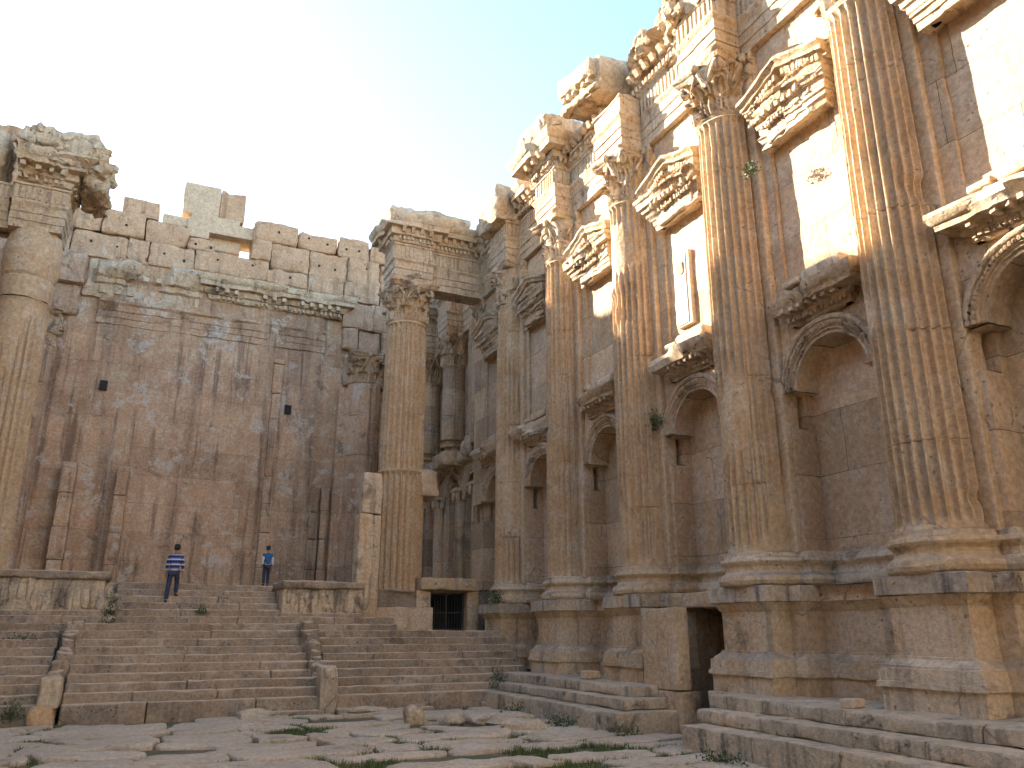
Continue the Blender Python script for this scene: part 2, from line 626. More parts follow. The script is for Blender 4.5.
def capital_mesh(cx, cy, z0, h, R, seed, erode=.0, half_dir=None):
    mb = MB()
    rng = np.random.RandomState(int(seed * 100) + 5)
    # bell
    tz = np.array([0, .05, .08, .3, .5, .7, .85, .86])
    br = np.array([1.0, 1.07, 1.0, .97, 1.0, 1.08, 1.22, 1.0]) * R
    th = -np.linspace(0, 2 * np.pi, 48, endpoint=False)
    P = np.stack([cx + br[None] * np.cos(th)[:, None], cy + br[None] * np.sin(th)[:, None], z0 + h * np.repeat(tz[None], 48, 0)], -1)
    mb.grid(P, close_i=True)

    def bell(t):
        return np.interp(t, [0, .3, .5, .7, .86, 1], np.array([1, .98, 1.0, 1.08, 1.2, 1.3]) * R)

    def leaf(a0, t0, t1, w, curl, lean=.03):
        if rng.rand() < erode:
            t1 = t0 + (t1 - t0) * (.45 + .3 * rng.rand())
            curl = .02
        s = np.linspace(0, 1, 15)
        c = np.linspace(-1, 1, 13)
        S, C = np.meshgrid(s, c, indexing='ij')
        wid = w * (.72 + .42 * np.sin(np.pi * np.clip(S * 1.05, 0, 1)) ** .8) * np.where(S > .82, np.sqrt(np.clip(1 - ((S - .82) / .19) ** 2, .02, 1)), 1)
        wid = wid * (1 + .24 * np.cos(S * 2 * np.pi * 4.5) * np.abs(C) ** 2)
        tip = np.clip((S - .6) / .4, 0, 1)
        t = t0 + (t1 - t0) * (S - .22 * tip ** 2.5)
        rad = bell(t) + lean + .05 * S + curl * tip ** 2
        rad = rad + .042 * np.cos(C * np.pi * 3) - .05 * C ** 2 * (1 - tip) + .03 * np.exp(-(C / .12) ** 2)
        ang = a0 + C * wid / np.maximum(rad, .2)
        Q = np.stack([cx + rad * np.cos(ang), cy + rad * np.sin(ang), z0 + h * t], -1)
        mb.grid(Q[:, ::-1])

    for k in range(8):
        leaf(k * np.pi / 4 + .39, .06, .42, .27 * R / .75, .24 * R)
    for k in range(8):
        leaf(k * np.pi / 4, .08, .68, .24 * R / .75, .27 * R, .015)
    for k in range(8):
        leaf(k * np.pi / 4 + .39, .42, .84, .15 * R / .75, .2 * R, .02)
    # volutes at the four corners: a coiled tube each
    def tube(pts, rads, n=7):
        pts = np.array(pts)
        T = np.gradient(pts, axis=0)
        T /= np.linalg.norm(T, axis=1, keepdims=True) + 1e-9
        up = np.array([.13, .21, .97])
        A = np.cross(T, up)
        A /= np.linalg.norm(A, axis=1, keepdims=True) + 1e-9
        Bn = np.cross(T, A)
        a = np.linspace(0, 2 * np.pi, n, endpoint=False)
        Q = pts[:, None] + np.array(rads)[:, None, None] * (np.cos(a)[None, :, None] * A[:, None] + np.sin(a)[None, :, None] * Bn[:, None])
        mb.grid(Q, close_j=True)

    for k in range(4):
        a0 = k * np.pi / 2 + np.pi / 4
        if rng.rand() < erode:
            continue
        for side in (-1, 1):
            pts, rad = [], []
            for q in np.linspace(0, 1, 12):
                aa = a0 + side * (.42 * (1 - q) + .05)
                rr = R * (1.0 + .32 * q ** 1.5)
                pts.append((cx + rr * math.cos(aa), cy + rr * math.sin(aa), z0 + h * (.5 + .36 * q ** .8)))
                rad.append(.05 + .03 * q)
            for q in np.linspace(0, 1, 12):
                an = math.pi / 2 - q * 2 * math.pi * 1.1
                rr = R * 1.32 + .14 * (1 - .6 * q) * math.cos(an)
                aa = a0 + side * .05
                pts.append((cx + rr * math.cos(aa), cy + rr * math.sin(aa), z0 + h * .77 + .15 * (1 - .6 * q) * math.sin(an)))
                rad.append(.075 - .02 * q)
            tube(pts, rad)
    for k in range(4):
        a0 = k * np.pi / 2
        for side in (-1, 1):
            pts, rad = [], []
            for q in np.linspace(0, 1, 14):
                an = q * 2 * math.pi * .9
                aa = a0 + side * (.32 - .22 * q + .05 * math.sin(an))
                pts.append((cx + R * 1.16 * math.cos(aa), cy + R * 1.16 * math.sin(aa), z0 + h * (.52 + .3 * q - .05 * math.sin(an) * q)))
                rad.append(.05)
            tube(pts, rad)
        # fleuron
        rock(mb, (cx + R * 1.22 * math.cos(a0), cy + R * 1.22 * math.sin(a0), z0 + h * .91), (.12, .12, .13), seed + k, 6)
    # abacus with concave sides and cut corners
    tt = np.linspace(-1, 1, 11)
    ring = []
    for k in range(4):
        a0 = k * np.pi / 2
        for t in tt[:-1]:
            dd = 1.10 + .24 * t * t if abs(t) < .93 else 1.27
            x, y = R * dd, R * 1.27 * t * (1.0 if abs(t) < .93 else .93)
            ring.append((x * math.cos(a0) - y * math.sin(a0), x * math.sin(a0) + y * math.cos(a0)))
    ring = np.array(ring)[::-1]
    ctr = ring.mean(0)
    zz = [(.0, .86), (.92, .86), (.96, .89), (.98, .91), (.95, .93), (1.03, .96), (1.04, 1.0), (.0, 1.0)]
    P = np.stack([np.concatenate([ring * s, np.full((len(ring), 1), h * z)], 1) for s, z in zz], 1)
    P = P + np.array([cx, cy, z0])
    mb.grid(P, close_i=True)
    V = mb.verts()
    d = V - np.array([cx, cy, z0 + h / 2])
    wear = ss(.5, .75, fbm(V, 1.2, 3, seed))[:, None] * (.06 + .16 * erode)
    V = V - wear * np.concatenate([d[:, :2], d[:, 2:] * 0], 1) / np.maximum(np.linalg.norm(d[:, :2], axis=1, keepdims=True), .2)
    V = V + .018 * vnoise(V, 4.0, 3, seed)
    mb.v = [V]
    return mb


def prism(mb, a, b, prof, d_out):
    """profile [(out, up)] extruded from a to b"""
    a, b, d_out = (np.array(q, float) for q in (a, b, d_out))
    n = max(2, int(np.linalg.norm(b - a) / .2))
    pr = np.array(prof, float)
    T = np.linspace(0, 1, n + 1)[:, None, None]
    P = a + (b - a) * T + pr[None, :, :1] * d_out + pr[None, :, 1:] * np.array([0, 0, 1.0])
    mb.grid(P)
    for e in (P[0], P[-1]):
        k = len(e)
        mb.add(np.vstack([e, e.mean(0)]), T=[(i, (i + 1) % k, k) for i in range(k)])
    return mb


Z_NECK, Z_ARCH = 15.2, 17.0
ARCH_PROF = [(-.4, 17.0), (0, 17.0), (0, 17.3), (.035, 17.31), (.035, 17.62), (.07, 17.63), (.07, 17.93), (.15, 18.03), (.15, 18.12), (.04, 18.14), (.04, 18.72), (.10, 18.76), (.10, 18.84), (-.4, 18.85)]


def corn_prof(z, s=1.0, back=-.5):
    return [(.0, z), (.12, z + .02), (.16, z + .08), (.16, z + .28), (.32, z + .32), (.34, z + .38), (.34, z + .62), (.80 * s, z + .64), (.82 * s, z + .86), (.88 * s, z + .90), (.98 * s, z + 1.1), (1.0 * s, z + 1.22), (.6 * s, z + 1.34), (back, z + 1.42)]


def entab(path, name_parent, rng, seed, arch=True, cornice=True, s=.75, chip=.25, closed=False, soffit=None, z=0.0, frieze=True, mat=None):
    mat = mat or M_CARV
    a = MB()
    sweep(a, path, [(o, q + z) for o, q in ARCH_PROF], closed, chip=chip * .5, seed=seed)
    if frieze:
        teeth(a, path if not closed else list(path) + [path[0]], .03, .10, 18.18 + z, 18.70 + z, .09, .09, .06, rng)
    if soffit:
        x0, x1, y0, y1 = soffit
        plane_grid(a, (x0, y0, 17.01 + z), (0, y1 - y0, 0), (x1 - x0, 0, 0), 4, 4)
    o = a.build("architrave", mat, name_parent, amp=.022, f=2.0, seed=seed)
    if cornice:
        c = MB()
        sweep(c, path, corn_prof(18.84 + z, s), closed, chip=chip * 1.4, seed=seed + 1, cell=.16)
        pc = path if not closed else list(path) + [path[0]]
        teeth(c, pc, .14, .27, 18.95 + z, 19.12 + z, .10, .08, .1, rng)
        teeth(c, pc, .32, .74 * s, 19.26 + z, 19.47 + z, .17, .22, .12, rng, taper=.12)
        c.build("cornice", M_CARV, o, amp=.032, f=1.5, seed=seed + 2)
    return o


XF, XB, XC, RB, RT = 13.3, 13.96, 13.05, .79, .725
COLS = {7: 9.86, 6: 14.51, 5: 19.24, 4: 23.85, 3: 28.4}
DX = {7: 0, 6: 0, 5: .07, 4: .14, 3: .2}
PED_PROF = [(.21, .98), (.21, 1.36), (.27, 1.37), (.27, 1.46), (.235, 1.47), (.235, 1.68), (.19, 1.69), (.19, 1.72), (.06, 1.83), (.06, 1.87), (0, 1.875), (0, 2.68), (.04, 2.72), (.07, 2.78), (.14, 2.87), (.13, 2.875)]
CAP_PROF = [(-.2, 2.86), (.14, 2.87), (.2, 2.89), (.2, 3.2), (.17, 3.22), (-.55, 3.225)]
BASE_PROF = [(.0, 3.2), (.16, 3.22), (.21, 3.26), (.235, 3.34), (.21, 3.43), (.15, 3.48), (.10, 3.5), (.07, 3.56), (.075, 3.63), (.11, 3.68), (.14, 3.7), (.165, 3.75), (.14, 3.82), (.09, 3.85), (.08, 3.88), (.08, 3.93), (.0, 3.96), (-.3, 3.965)]


def arc_path(cx, cy, r, xp, side_y, xw):
    """plan of column + pier seen from the hall: from far side to near side"""
    amax = math.acos((cx - xp) / r) if abs(cx - xp) < r else math.pi / 2
    pts = [(xw, cy + side_y), (xp, cy + side_y)]
    for k in range(25):
        a = amax + (-2 * amax) * k / 24
        pts.append((cx - r * math.cos(a), cy + r * math.sin(a)))
    pts += [(xp, cy - side_y), (xw, cy - side_y)]
    return pts


rnd = random.Random(4)
COL_LABEL = {
    7: "nearest and largest fluted column, its capital cut off by the photo's top edge",
    6: "tall fluted column with sunlit leafy capital between the two largest arched niches",
    5: "fluted column with rounded entablature stump, just left of the marble plaque",
    4: "fluted column crowned by a jutting carved cornice block against the sky",
    3: "shaded fluted column in the corner where the beam meets the side wall",
}
COL_WEAR = {7: .25, 6: .25, 5: .3, 4: .2, 3: .3}
for k, y in COLS.items():
    XC = 13.05 + DX[k]
    t = thing("engaged_column", COL_LABEL[k], "column", (XC, y, 1.0), "engaged columns along the right wall")
    p = MB()
    path = [(13.55, y + 1.12), (12.95, y + 1.12), (12.95, y + .76), (12.34, y + .76), (12.34, y - .76), (12.95, y - .76), (12.95, y - 1.12), (13.55, y - 1.12)]
    sweep(p, path, PED_PROF, chip=.06, seed=k, cell=.16)
    p.build("pedestal", M_POD, t, amp=.016, f=1.6, seed=k, sharp=22)
    p = MB()
    sweep(p, path, CAP_PROF, chip=.10, seed=k + 5, cell=.12)
    p.build("pedestal_cap", M_CAP, t, amp=.016, f=2, seed=k)
    b = MB()
    sweep(b, arc_path(XC, y, RB + .02, XF, 1.13, XB + .1), BASE_PROF, chip=.06, seed=k + 3, cell=.16)
    b.build("base", M_POD, t, amp=.01, f=2.2, seed=k, sharp=28)
    dr = [3.95 + q for q in (1.5 + .3 * rnd.random(), 3.6 + .5 * rnd.random(), 6.0 + .5 * rnd.random(), 8.2 + .5 * rnd.random(), 9.7 + .4 * rnd.random())]
    shaft_mesh(XC, y, 3.94, Z_NECK, RB, RT, k * 1.7 + (.35 if k < 7 else 5.2), wear=COL_WEAR[k], drums=dr, rows=.07 if k > 5 else .1).build("shaft", M_COL, t, sharp=50)
    capital_mesh(XC, y, Z_NECK, Z_ARCH - Z_NECK, .74, k * 1.3, {7: .1, 6: .1, 5: .25, 4: .8, 3: .5}[k]).build("capital", M_CARV, t, sharp=50)
    pl_ = MB()
    rbox(pl_, XF - .16, XF + .3, y - .97, y + .97, 3.9, Z_NECK, .03, .2, .07, .03, 1.6, k)
    pl_.build("pilaster", M_COL, t)
    pl_ = MB()
    rbox(pl_, XF - .2, XF + .3, y - 1.0, y + 1.0, Z_NECK + .05, Z_ARCH, .06, .1, .12, .06, 2.2, k + 3)
    for q in range(10):
        for sg in (-1, 1):
            rock(pl_, (XF - .12 + .05 * (q % 3), y + sg * (1.02 + .05 * (q // 5)), Z_NECK + .25 + .155 * q), (.13, .09, .17), q + k, 7, .4)
    pl_.build("pilaster_capital", M_CARV, t, amp=.03, f=3)
    # entablature block breaking forward over the column
    fx = 12.3 + DX[k]
    rp = [(13.3, y + .76), (fx, y + .76), (fx, y - .76), (13.3, y - .76)]
    full = k in (7, 6, 4)
    entab(rp, t, rnd, k * 2.1, cornice=(k in (4,)), s=.95, chip={4: .2, 5: .6}.get(k, .4), soffit=(fx, 13.4, y - .76, y + .76), frieze=(k != 5))
    if k == 5:
        c = MB()
        rbox(c, 12.55, 13.9, y - .7, y + .7, 18.6, 19.1, .2, .12, .2, .12, 1.3, 5)
        c.build("broken_cornice", M_CARV, t, amp=.05, f=2)
    if k == 3:
        c = MB()
        rbox(c, 11.95, 13.8, y - .95, y + 1.05, 18.8, 20.5, .12, .1, .16, .14, 1.6, 8)
        c.build("broken_cornice", M_CARV, t, amp=.06, f=2)
    if k == 4:
        c = MB()
        rbox(c, 11.75, 13.9, y - 1.0, y + 1.3, 20.1, 21.15, .3, .1, .25, .2, 1.4, 3)
        for q in range(22):
            rock(c, (rnd.uniform(11.9, 12.6), y + rnd.uniform(-1.1, 1.2), 20.2 + .5 * rnd.random()), (.22, .26, .18), q, 9, .5)
        c.build("broken_cornice", M_CARV, t, amp=.08, f=1.5)
    if k in (6, 7):
        c = MB()
        rbox(c, 12.15, 13.8, y - .8, y + .85, 18.82, 21.0, .2, .1, .35, .3, 1.5, 12 + k)
        for q in range(40):
            rock(c, (rnd.uniform(11.95, 12.3), y + rnd.uniform(-.9, .95), 18.9 + 2.0 * rnd.random()), (.16, .2, .2), q * .8, 9, .5)
        c.build("broken_cornice", M_CARV, t, amp=.1, f=1.6)


# ------------------------------------------------------------------ the side wall with its niches
def bay_front(mb, c, y0, y1, ztop=17.05, hw=1.25, ra=1.03, zs=7.55, zj=6.72, zb=3.9):
    """front plane with an arched recess; y0 near, y1 far"""
    def pl(ya, yb, za, zb_, x=XF, cell=.25):
        nu, nv = max(1, int(abs(yb - ya) / cell)), max(1, int(abs(zb_ - za) / cell))
        plane_grid(mb, (x, yb, za), (0, ya - yb, 0), (0, 0, zb_ - za), nu, nv)
    pl(y0, c - hw, zb, zj)
    pl(c + hw, y1, zb, zj)
    # reveals of the jambs
    plane_grid(mb, (XF, c - hw, zb), (XB - XF, 0, 0), (0, 0, zj - zb), 3, 12)
    plane_grid(mb, (XB, c + hw, zb), (XF - XB, 0, 0), (0, 0, zj - zb), 3, 12)
    for sgn in (-1, 1):
        ya, yb = (y0, c - hw) if sgn < 0 else (c + hw, y1)
        plane_grid(mb, (XF, ya, zj), (XB - XF + .05, 0, .04), (0, yb - ya, 0), 4, 4)       # worn top of the jamb
        pl(ya, yb, zj, zs, XF + .45)                                              # notch left by the lost impost
        e = c + sgn * hw
        plane_grid(mb, (XF + .45, e, zj), (.25, 0, 0), (0, 0, zs - zj), 3, 4)
        ia = c + sgn * ra
        oa = y0 if sgn < 0 else y1
        plane_grid(mb, (XF, oa, zs - .02), (0, ia - oa, 0), (XB - XF, 0, 0), 4, 4)  # underside of the springers
    # spandrel fan
    M_ = 40
    th = np.linspace(0, np.pi, M_ + 1)
    inner = np.stack([c + ra * np.cos(th), zs + ra * np.sin(th)], -1)
    zt = 9.3
    dirs = np.stack([np.cos(th), np.sin(th)], -1)
    with np.errstate(divide='ignore'):
        ty = np.where(dirs[:, 0] > 1e-6, (y1 - c) / dirs[:, 0], np.where(dirs[:, 0] < -1e-6, (y0 - c) / dirs[:, 0], 1e9))
        tz = np.where(dirs[:, 1] > 1e-6, (zt - zs) / dirs[:, 1], 1e9)
    tt = np.minimum(ty, tz)
    outer = np.stack([c + tt * np.cos(th), zs + tt * np.sin(th)], -1)
    f = np.linspace(0, 1, 8)[None, :, None]
    G = inner[:, None] * (1 - f) + outer[:, None] * f
    mb.grid(np.concatenate([np.full(G.shape[:2] + (1,), XF), G], -1))
    # corner triangles of the fan's rectangle
    for yy in (y0, y1):
        i = np.argmin(np.abs(outer[:, 0] - yy) + np.abs(outer[:, 1] - zt))
        a = [j for j in range(M_ + 1) if abs(outer[j, 0] - yy) < 1e-6]
        b = [j for j in range(M_ + 1) if abs(outer[j, 1] - zt) < 1e-6]
        ja = a[-1] if yy == y1 else a[0]
        jb = b[0] if yy == y1 else b[-1]
        mb.add([(XF, *outer[ja]), (XF, yy, zt), (XF, *outer[jb])], T=[(0, 1, 2)])
    # barrel soffit and recess back
    X = np.linspace(XF, XB + .05, 5)
    P = np.stack([np.repeat(X[None], M_ + 1, 0), np.repeat(inner[:, :1], 5, 1), np.repeat(inner[:, 1:], 5, 1)], -1)
    mb.grid(P)
    # upper zone: blind panel
    pw, pz0, pz1, px = 1.02, 10.3, 13.9, XF + .09
    pl(y0, c - pw, zt, ztop)
    pl(c + pw, y1, zt, ztop)
    pl(c - pw, c + pw, zt, pz0)
    pl(c - pw, c + pw, pz1, ztop)
    pl(c - pw, c + pw, pz0, pz1, px)
    plane_grid(mb, (XF, c - pw, pz0), (px - XF, 0, 0), (0, 0, pz1 - pz0), 1, 10)
    plane_grid(mb, (px, c + pw, pz0), (XF - px, 0, 0), (0, 0, pz1 - pz0), 1, 10)
    plane_grid(mb, (XF, c - pw, pz0), (0, 2 * pw, 0), (px - XF, 0, 0), 8, 1)
    plane_grid(mb, (px, c - pw, pz1), (0, 2 * pw, 0), (XF - px, 0, 0), 8, 1)


def archivolt(mb, c, zs=7.55, ra=1.03, seed=0):
    prof = [(0, -.02), (0, .05), (.05, .07), (.05, .12), (.09, .13), (.09, .27), (.13, .29), (.15, .34), (.12, .40), (.0, .43)]
    th = np.linspace(0, np.pi, 49)
    pr = np.array(prof)
    rr = ra + pr[:, 1]
    P = np.stack([np.repeat((XF - pr[:, 0])[None], 49, 0), c + rr[None] * np.cos(th)[:, None], zs + rr[None] * np.sin(th)[:, None]], -1)
    mb.grid(P)
    for k in range(42):     # beads and leaf tips carved round the arch
        a = np.pi * (k + .5) / 42
        rock(mb, (XF - .10, c + (ra + .205) * math.cos(a), zs + (ra + .205) * math.sin(a)), (.035, .04, .05), seed + k * .37, 5)
    plane_grid(mb, (XF - .13, c - ra - .42, zs), (.13, 0, 0), (0, .44, 0), 1, 2)
    plane_grid(mb, (XF - .13, c + ra - .02, zs), (.13, 0, 0), (0, .44, 0), 1, 2)
    mb.weather(.03, 2.2, seed)


def niche_cornice(c, parent, seed, rng):
    m = MB()
    hw = .88
    path = [(13.45, c + hw), (13.2, c + hw), (13.2, c - hw), (13.45, c - hw)]
    prof = [(-.3, 8.98), (.02, 9.0), (.06, 9.04), (.06, 9.14), (.18, 9.2), (.2, 9.24), (.2, 9.3), (.46, 9.34), (.48, 9.44), (.54, 9.5), (.6, 9.62), (.6, 9.7), (.3, 9.84), (-.3, 9.96)]
    sweep(m, path, prof, chip=.35, seed=seed, cell=.12)
    teeth(m, path, .05, .15, 9.08, 9.18, .06, .05, .1, rng)
    teeth(m, path, .18, .42, 9.24, 9.34, .10, .13, .1, rng)
    m.build("niche_cornice", M_CARV, parent, amp=.045, f=2, seed=seed)
    s = MB()
    rbox(s, 12.95, 13.35, c - .95, c + .2, 9.85, 10.12, .04, .15, .06, .03, 2, seed)
    rbox(s, 12.9, 13.3, c + .25, c + .75, 9.87, 10.02, .04, .15, .06, .03, 2, seed + 1)
    s.build("sill", M_POD, parent)


def pediment(c, parent, seed, rng, broken=0.0):
    m = MB()
    hw = .85
    path = [(13.45, c + hw), (13.22, c + hw), (13.22, c - hw), (13.45, c - hw)]
    prof = [(-.25, 13.98), (.1, 13.84), (.26, 13.80), (.27, 13.95), (.30, 13.96), (.30, 14.10), (.34, 14.12), (.34, 14.2), (.38, 14.24), (.38, 14.36), (.44, 14.4), (.46, 14.52), (.56, 14.56), (.58, 14.72), (.62, 14.76), (.64, 14.86), (.1, 14.9), (-.25, 14.92)]
    sweep(m, path, prof, chip=.3, seed=seed, cell=.1)
    teeth(m, path, .30, .40, 14.22, 14.35, .06, .05, .08, rng)
    teeth(m, path, .40, .54, 14.42, 14.55, .10, .10, .1, rng)
    rbox(m, 12.98, 13.42, c - .82, c + .82, 13.86, 14.72, .03, .2, .05, .03, 1.5, seed + 1)
    rbox(m, 12.98, 13.42, c - hw - .35, c + hw + .35, 14.7, 15.02, .03, .15, .05, .03, 1.5, seed)
    for q in range(46):      # egg-and-dart and leaf relief along the mouldings
        yy = c - hw - .3 + (2 * hw + .6) * (q + .5) / 46
        rock(m, (12.80, yy, 14.47), (.04, .03, .05), seed + q * .3, 5)
        rock(m, (12.62, yy, 14.80), (.035, .025, .05), seed + q * .3, 5)
    tip, apex = hw + .52, 15.3
    for sg in (-1, 1):
        rp = [(.05, -.02), (.32, 0), (.32, .1), (.5, .14), (.52, .24), (.6, .3), (.6, .38), (.3, .46), (-.1, .48)]
        prism(m, (13.22, c + sg * tip, 14.84), (13.22, c, apex), rp, (-1, 0, 0))
        L = math.hypot(tip, apex - 14.84)
        for q in np.arange(.12, .95, .085):
            yy, zz = c + sg * tip * (1 - q), 14.84 + (apex - 14.84) * q
            rbox(m, 12.76, 13.0, yy - .045, yy + .045, zz - .1, zz + .06, .01, .2, .01, .01)
    m.add([(13.05, c - tip, 14.86), (13.05, c + tip, 14.86), (13.05, c, apex + .1)], T=[(0, 2, 1)])
    for q in range(9):      # weathered relief in the tympanum and along the crest
        rock(m, (12.98, c + rng.uniform(-.6, .6), 14.98 + rng.random() * .3), (.07, .12, .1), seed + q, 6)
    for q in range(16):
        u = rng.uniform(-1, 1)
        rock(m, (12.9 + rng.random() * .35, c + u * tip * .95, 14.9 + (apex - 14.84) * (1 - abs(u)) + .36), (.11, .15, .08 + .06 * rng.random()), seed + q + 20, 7)
    m.build("pediment", M_CARV, parent, amp=.05, f=2.1, seed=seed)


ys = sorted(COLS.values())
wall = thing("temple_wall", "tall right-hand side wall with rows of arched niches and pediments between columns", "wall", (14.5, 18, 0))
edges = [5.13] + ys + [32.6]
PANEL = {}
for i in range(len(edges) - 1):
    y0, y1 = edges[i], edges[i + 1]
    c = (y0 + y1) / 2 if i < 5 else 31.05 - .0
    if i == 5:
        c = 30.4
        y1 = 32.9
    nb = MB()
    bay_front(nb, c, y0, y1)
    nbo = nb.build("niche_bay", M_WALL, wall, amp=.022, f=1.3, seed=i)
    bk = MB()
    plane_grid(bk, (XB, c + 1.35, 3.9), (0, -2.7, 0), (0, 0, 5.0), 16, 30)
    bk.build("niche_back", M_WALL, nbo, amp=.035, f=1.1, seed=i + 9)
    av = MB()
    archivolt(av, c, seed=i * 3)
    av.build("archivolt", M_CARV, nbo)
    niche_cornice(c, wall, i * 5 + 1, rnd)
    pediment(c, wall, i * 7 + 2, rnd)
    # podium and base mouldings between the columns
    if i != 2:
        pd = MB()
        pa, pb = (y1 - 1.0, y0 + 1.0)
        if i == 5:
            pa = 32.5
        sweep(pd, [(13.55, pa), (13.55, pb)], PED_PROF, chip=.12, seed=i, cell=.2)
        sweep(pd, [(13.55, pa), (13.55, pb)], CAP_PROF, chip=.1, seed=i, cell=.2)
        pd.build("podium", M_POD, wall, amp=.03, f=1.4, seed=i)
    else:
        pd = MB()
        rbox(pd, 12.9, 14.4, y0 + .8, y1 - .8, 2.84, 3.22, .03, .2, .05, .02, 1.5, 3)
        pd.build("podium", M_POD, wall, amp=.02, f=1.4)
    bm = MB()
    sweep(bm, [(XB - .03, y1 - 1.0), (XB - .03, y0 + 1.0)], BASE_PROF, chip=.12, seed=i + 2)
    sweep(bm, [(XB - .03, y1 - 1.0), (XB - .03, y0 + 1.0)], [(.8, 3.2), (.5, 3.23), (0, 3.235)])
    bm.build("base_moulding", M_POD, wall, amp=.02, f=1.6, seed=i)
    # entablature running over the bay
    ep = [(13.12, y1 - .7), (13.12, y0 + .7)]
    entab(ep, wall, rnd, i * 2.3 + .5, cornice=True, s=.75, chip=.7)
    if i in (1, 2):
        cb = MB()
        rbox(cb, 12.85, 14.3, y0 + .75, y1 - .75, 19.9, 20.6 + .5 * (i == 1), .25, .1, .4, .35, 1.5, i + 30)
        for q in range(40):
            rock(cb, (rnd.uniform(12.6, 13.2), rnd.uniform(y0 + .8, y1 - .8), 19.6 + (.9 + .5 * (i == 1)) * rnd.random()), (.2, .25, .2), q * .6, 9, .5)
        cb.build("broken_top_course", M_CARV, wall, amp=.12, f=1.5, seed=i)
    if i == 3:
        cb = MB()
        rbox(cb, 12.9, 14.3, y0 + .7, y1 - .75, 19.5, 20.2, .2, .18, .3, .2, 1.1, 33)
        cb.build("broken_top_course", M_CARV, wall, amp=.1, f=1.5, seed=i)
# the wall's core
core = MB()
ztops = [21.5, 21.2, 20.6, 19.8, 20.2, 20.2]
for i in range(6):
    y0, y1 = edges[i], edges[i + 1]
    if i == 2:
        rbox(core, 14.5, 16.8, y0, 15.45, 0, ztops[i], .05, .6, .1, .05, 1, i)
        rbox(core, 14.5, 16.8, 17.45, y1, 0, ztops[i], .05, .6, .1, .05, 1, i)
        rbox(core, 14.5, 16.8, 15.45, 17.45, 2.86, ztops[i], .05, .6, .1, .05, 1, i)
    else:
        rbox(core, 14.15 if i < 5 else 14.85, 16.8, y0, y1 if i < 5 else 43.3, 0, ztops[i], .05, .6, .1, .05, 1, i)
    rbox(core, 13.35, 14.3, y0, y1, 16.6, ztops[i] - .1, .05, .4, .1, .05, 1, i + 8)
rbox(core, 13.3, 16.8, -6, 5.13, 0, 21.3, .05, .8, .1, .05, 1, 50)
core.build("wall_core", M_WALL, wall)
# passage through the podium
ps = MB()
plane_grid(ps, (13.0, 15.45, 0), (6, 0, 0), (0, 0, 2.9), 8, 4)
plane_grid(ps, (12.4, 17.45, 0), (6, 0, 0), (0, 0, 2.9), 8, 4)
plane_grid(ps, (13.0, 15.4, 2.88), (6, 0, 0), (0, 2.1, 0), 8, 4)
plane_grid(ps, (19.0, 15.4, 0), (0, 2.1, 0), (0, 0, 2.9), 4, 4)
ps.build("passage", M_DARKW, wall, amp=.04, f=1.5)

# masonry beside the passage
t = thing("masonry_pier", "pier of two orange-brown rough blocks at the left side of the dark wall passage", "pier", (12.8, 17.5, 0))
b = MB()
rbox(b, 12.0, 12.42, 16.62, 18.1, .92, 2.85, .04, .15, .07, .05, 1.4, 2)
b.build("upper_block", M_POD, t)
b = MB()
rbox(b, 12.02, 12.6, 16.55, 17.9, .0, .92, .04, .15, .07, .05, 1.4, 3)
b.build("lower_block", M_POD, t)


# ------------------------------------------------------------------ stepped plinth under the columns
def plinth(label, ya, yb, seed, ends):
    t = thing("stepped_plinth", label, "steps", (11.5, (ya + yb) / 2, 0), "stepped plinths under the right wall")
    zs_ = [(10.3, 0, .5, 0), (10.78, .5, .745, -.22 if ends == 'far' else .35), (11.28, .745, 1.0, -.42 if ends == 'far' else .75)]
    rr = random.Random(seed)
    for x, z0, z1, back in zs_:
        m = MB()
        y = ya
        yend = yb - back if ends == 'far' else yb
        ystart = ya + back if ends == 'near' else ya
        y = ystart
        while y < yend - .1:
            L = rr.uniform(1.6, 3.4)
            y2 = yend if yend - (y + L) < 1.0 else y + L
            rbox(m, x + rr.uniform(-.03, .03), 13.6 if z1 > .9 else 12.4, y + .006, y2 - .006, z0 if z0 else -.1, z1 + rr.uniform(-.006, .006), .018, .13, .07, .035, 2.0, seed + y)
            y = y2
        if ends == 'far' and z1 > .9:
            rbox(m, 12.0, 13.7, 14.5, 15.52, -.1, 1.0, .02, .15, .06, .03, 1.8, 77)
        m.build("step", M_PLIN, t, sharp=60)
    return t


plinth("three grey weathered plinth steps in the near right corner below the two nearest columns", -2, 14.2, 1, 'far')
plinth("three worn plinth steps beside the broad staircase, ending at the dark passage", 16.75, 25.2, 2, 'near')

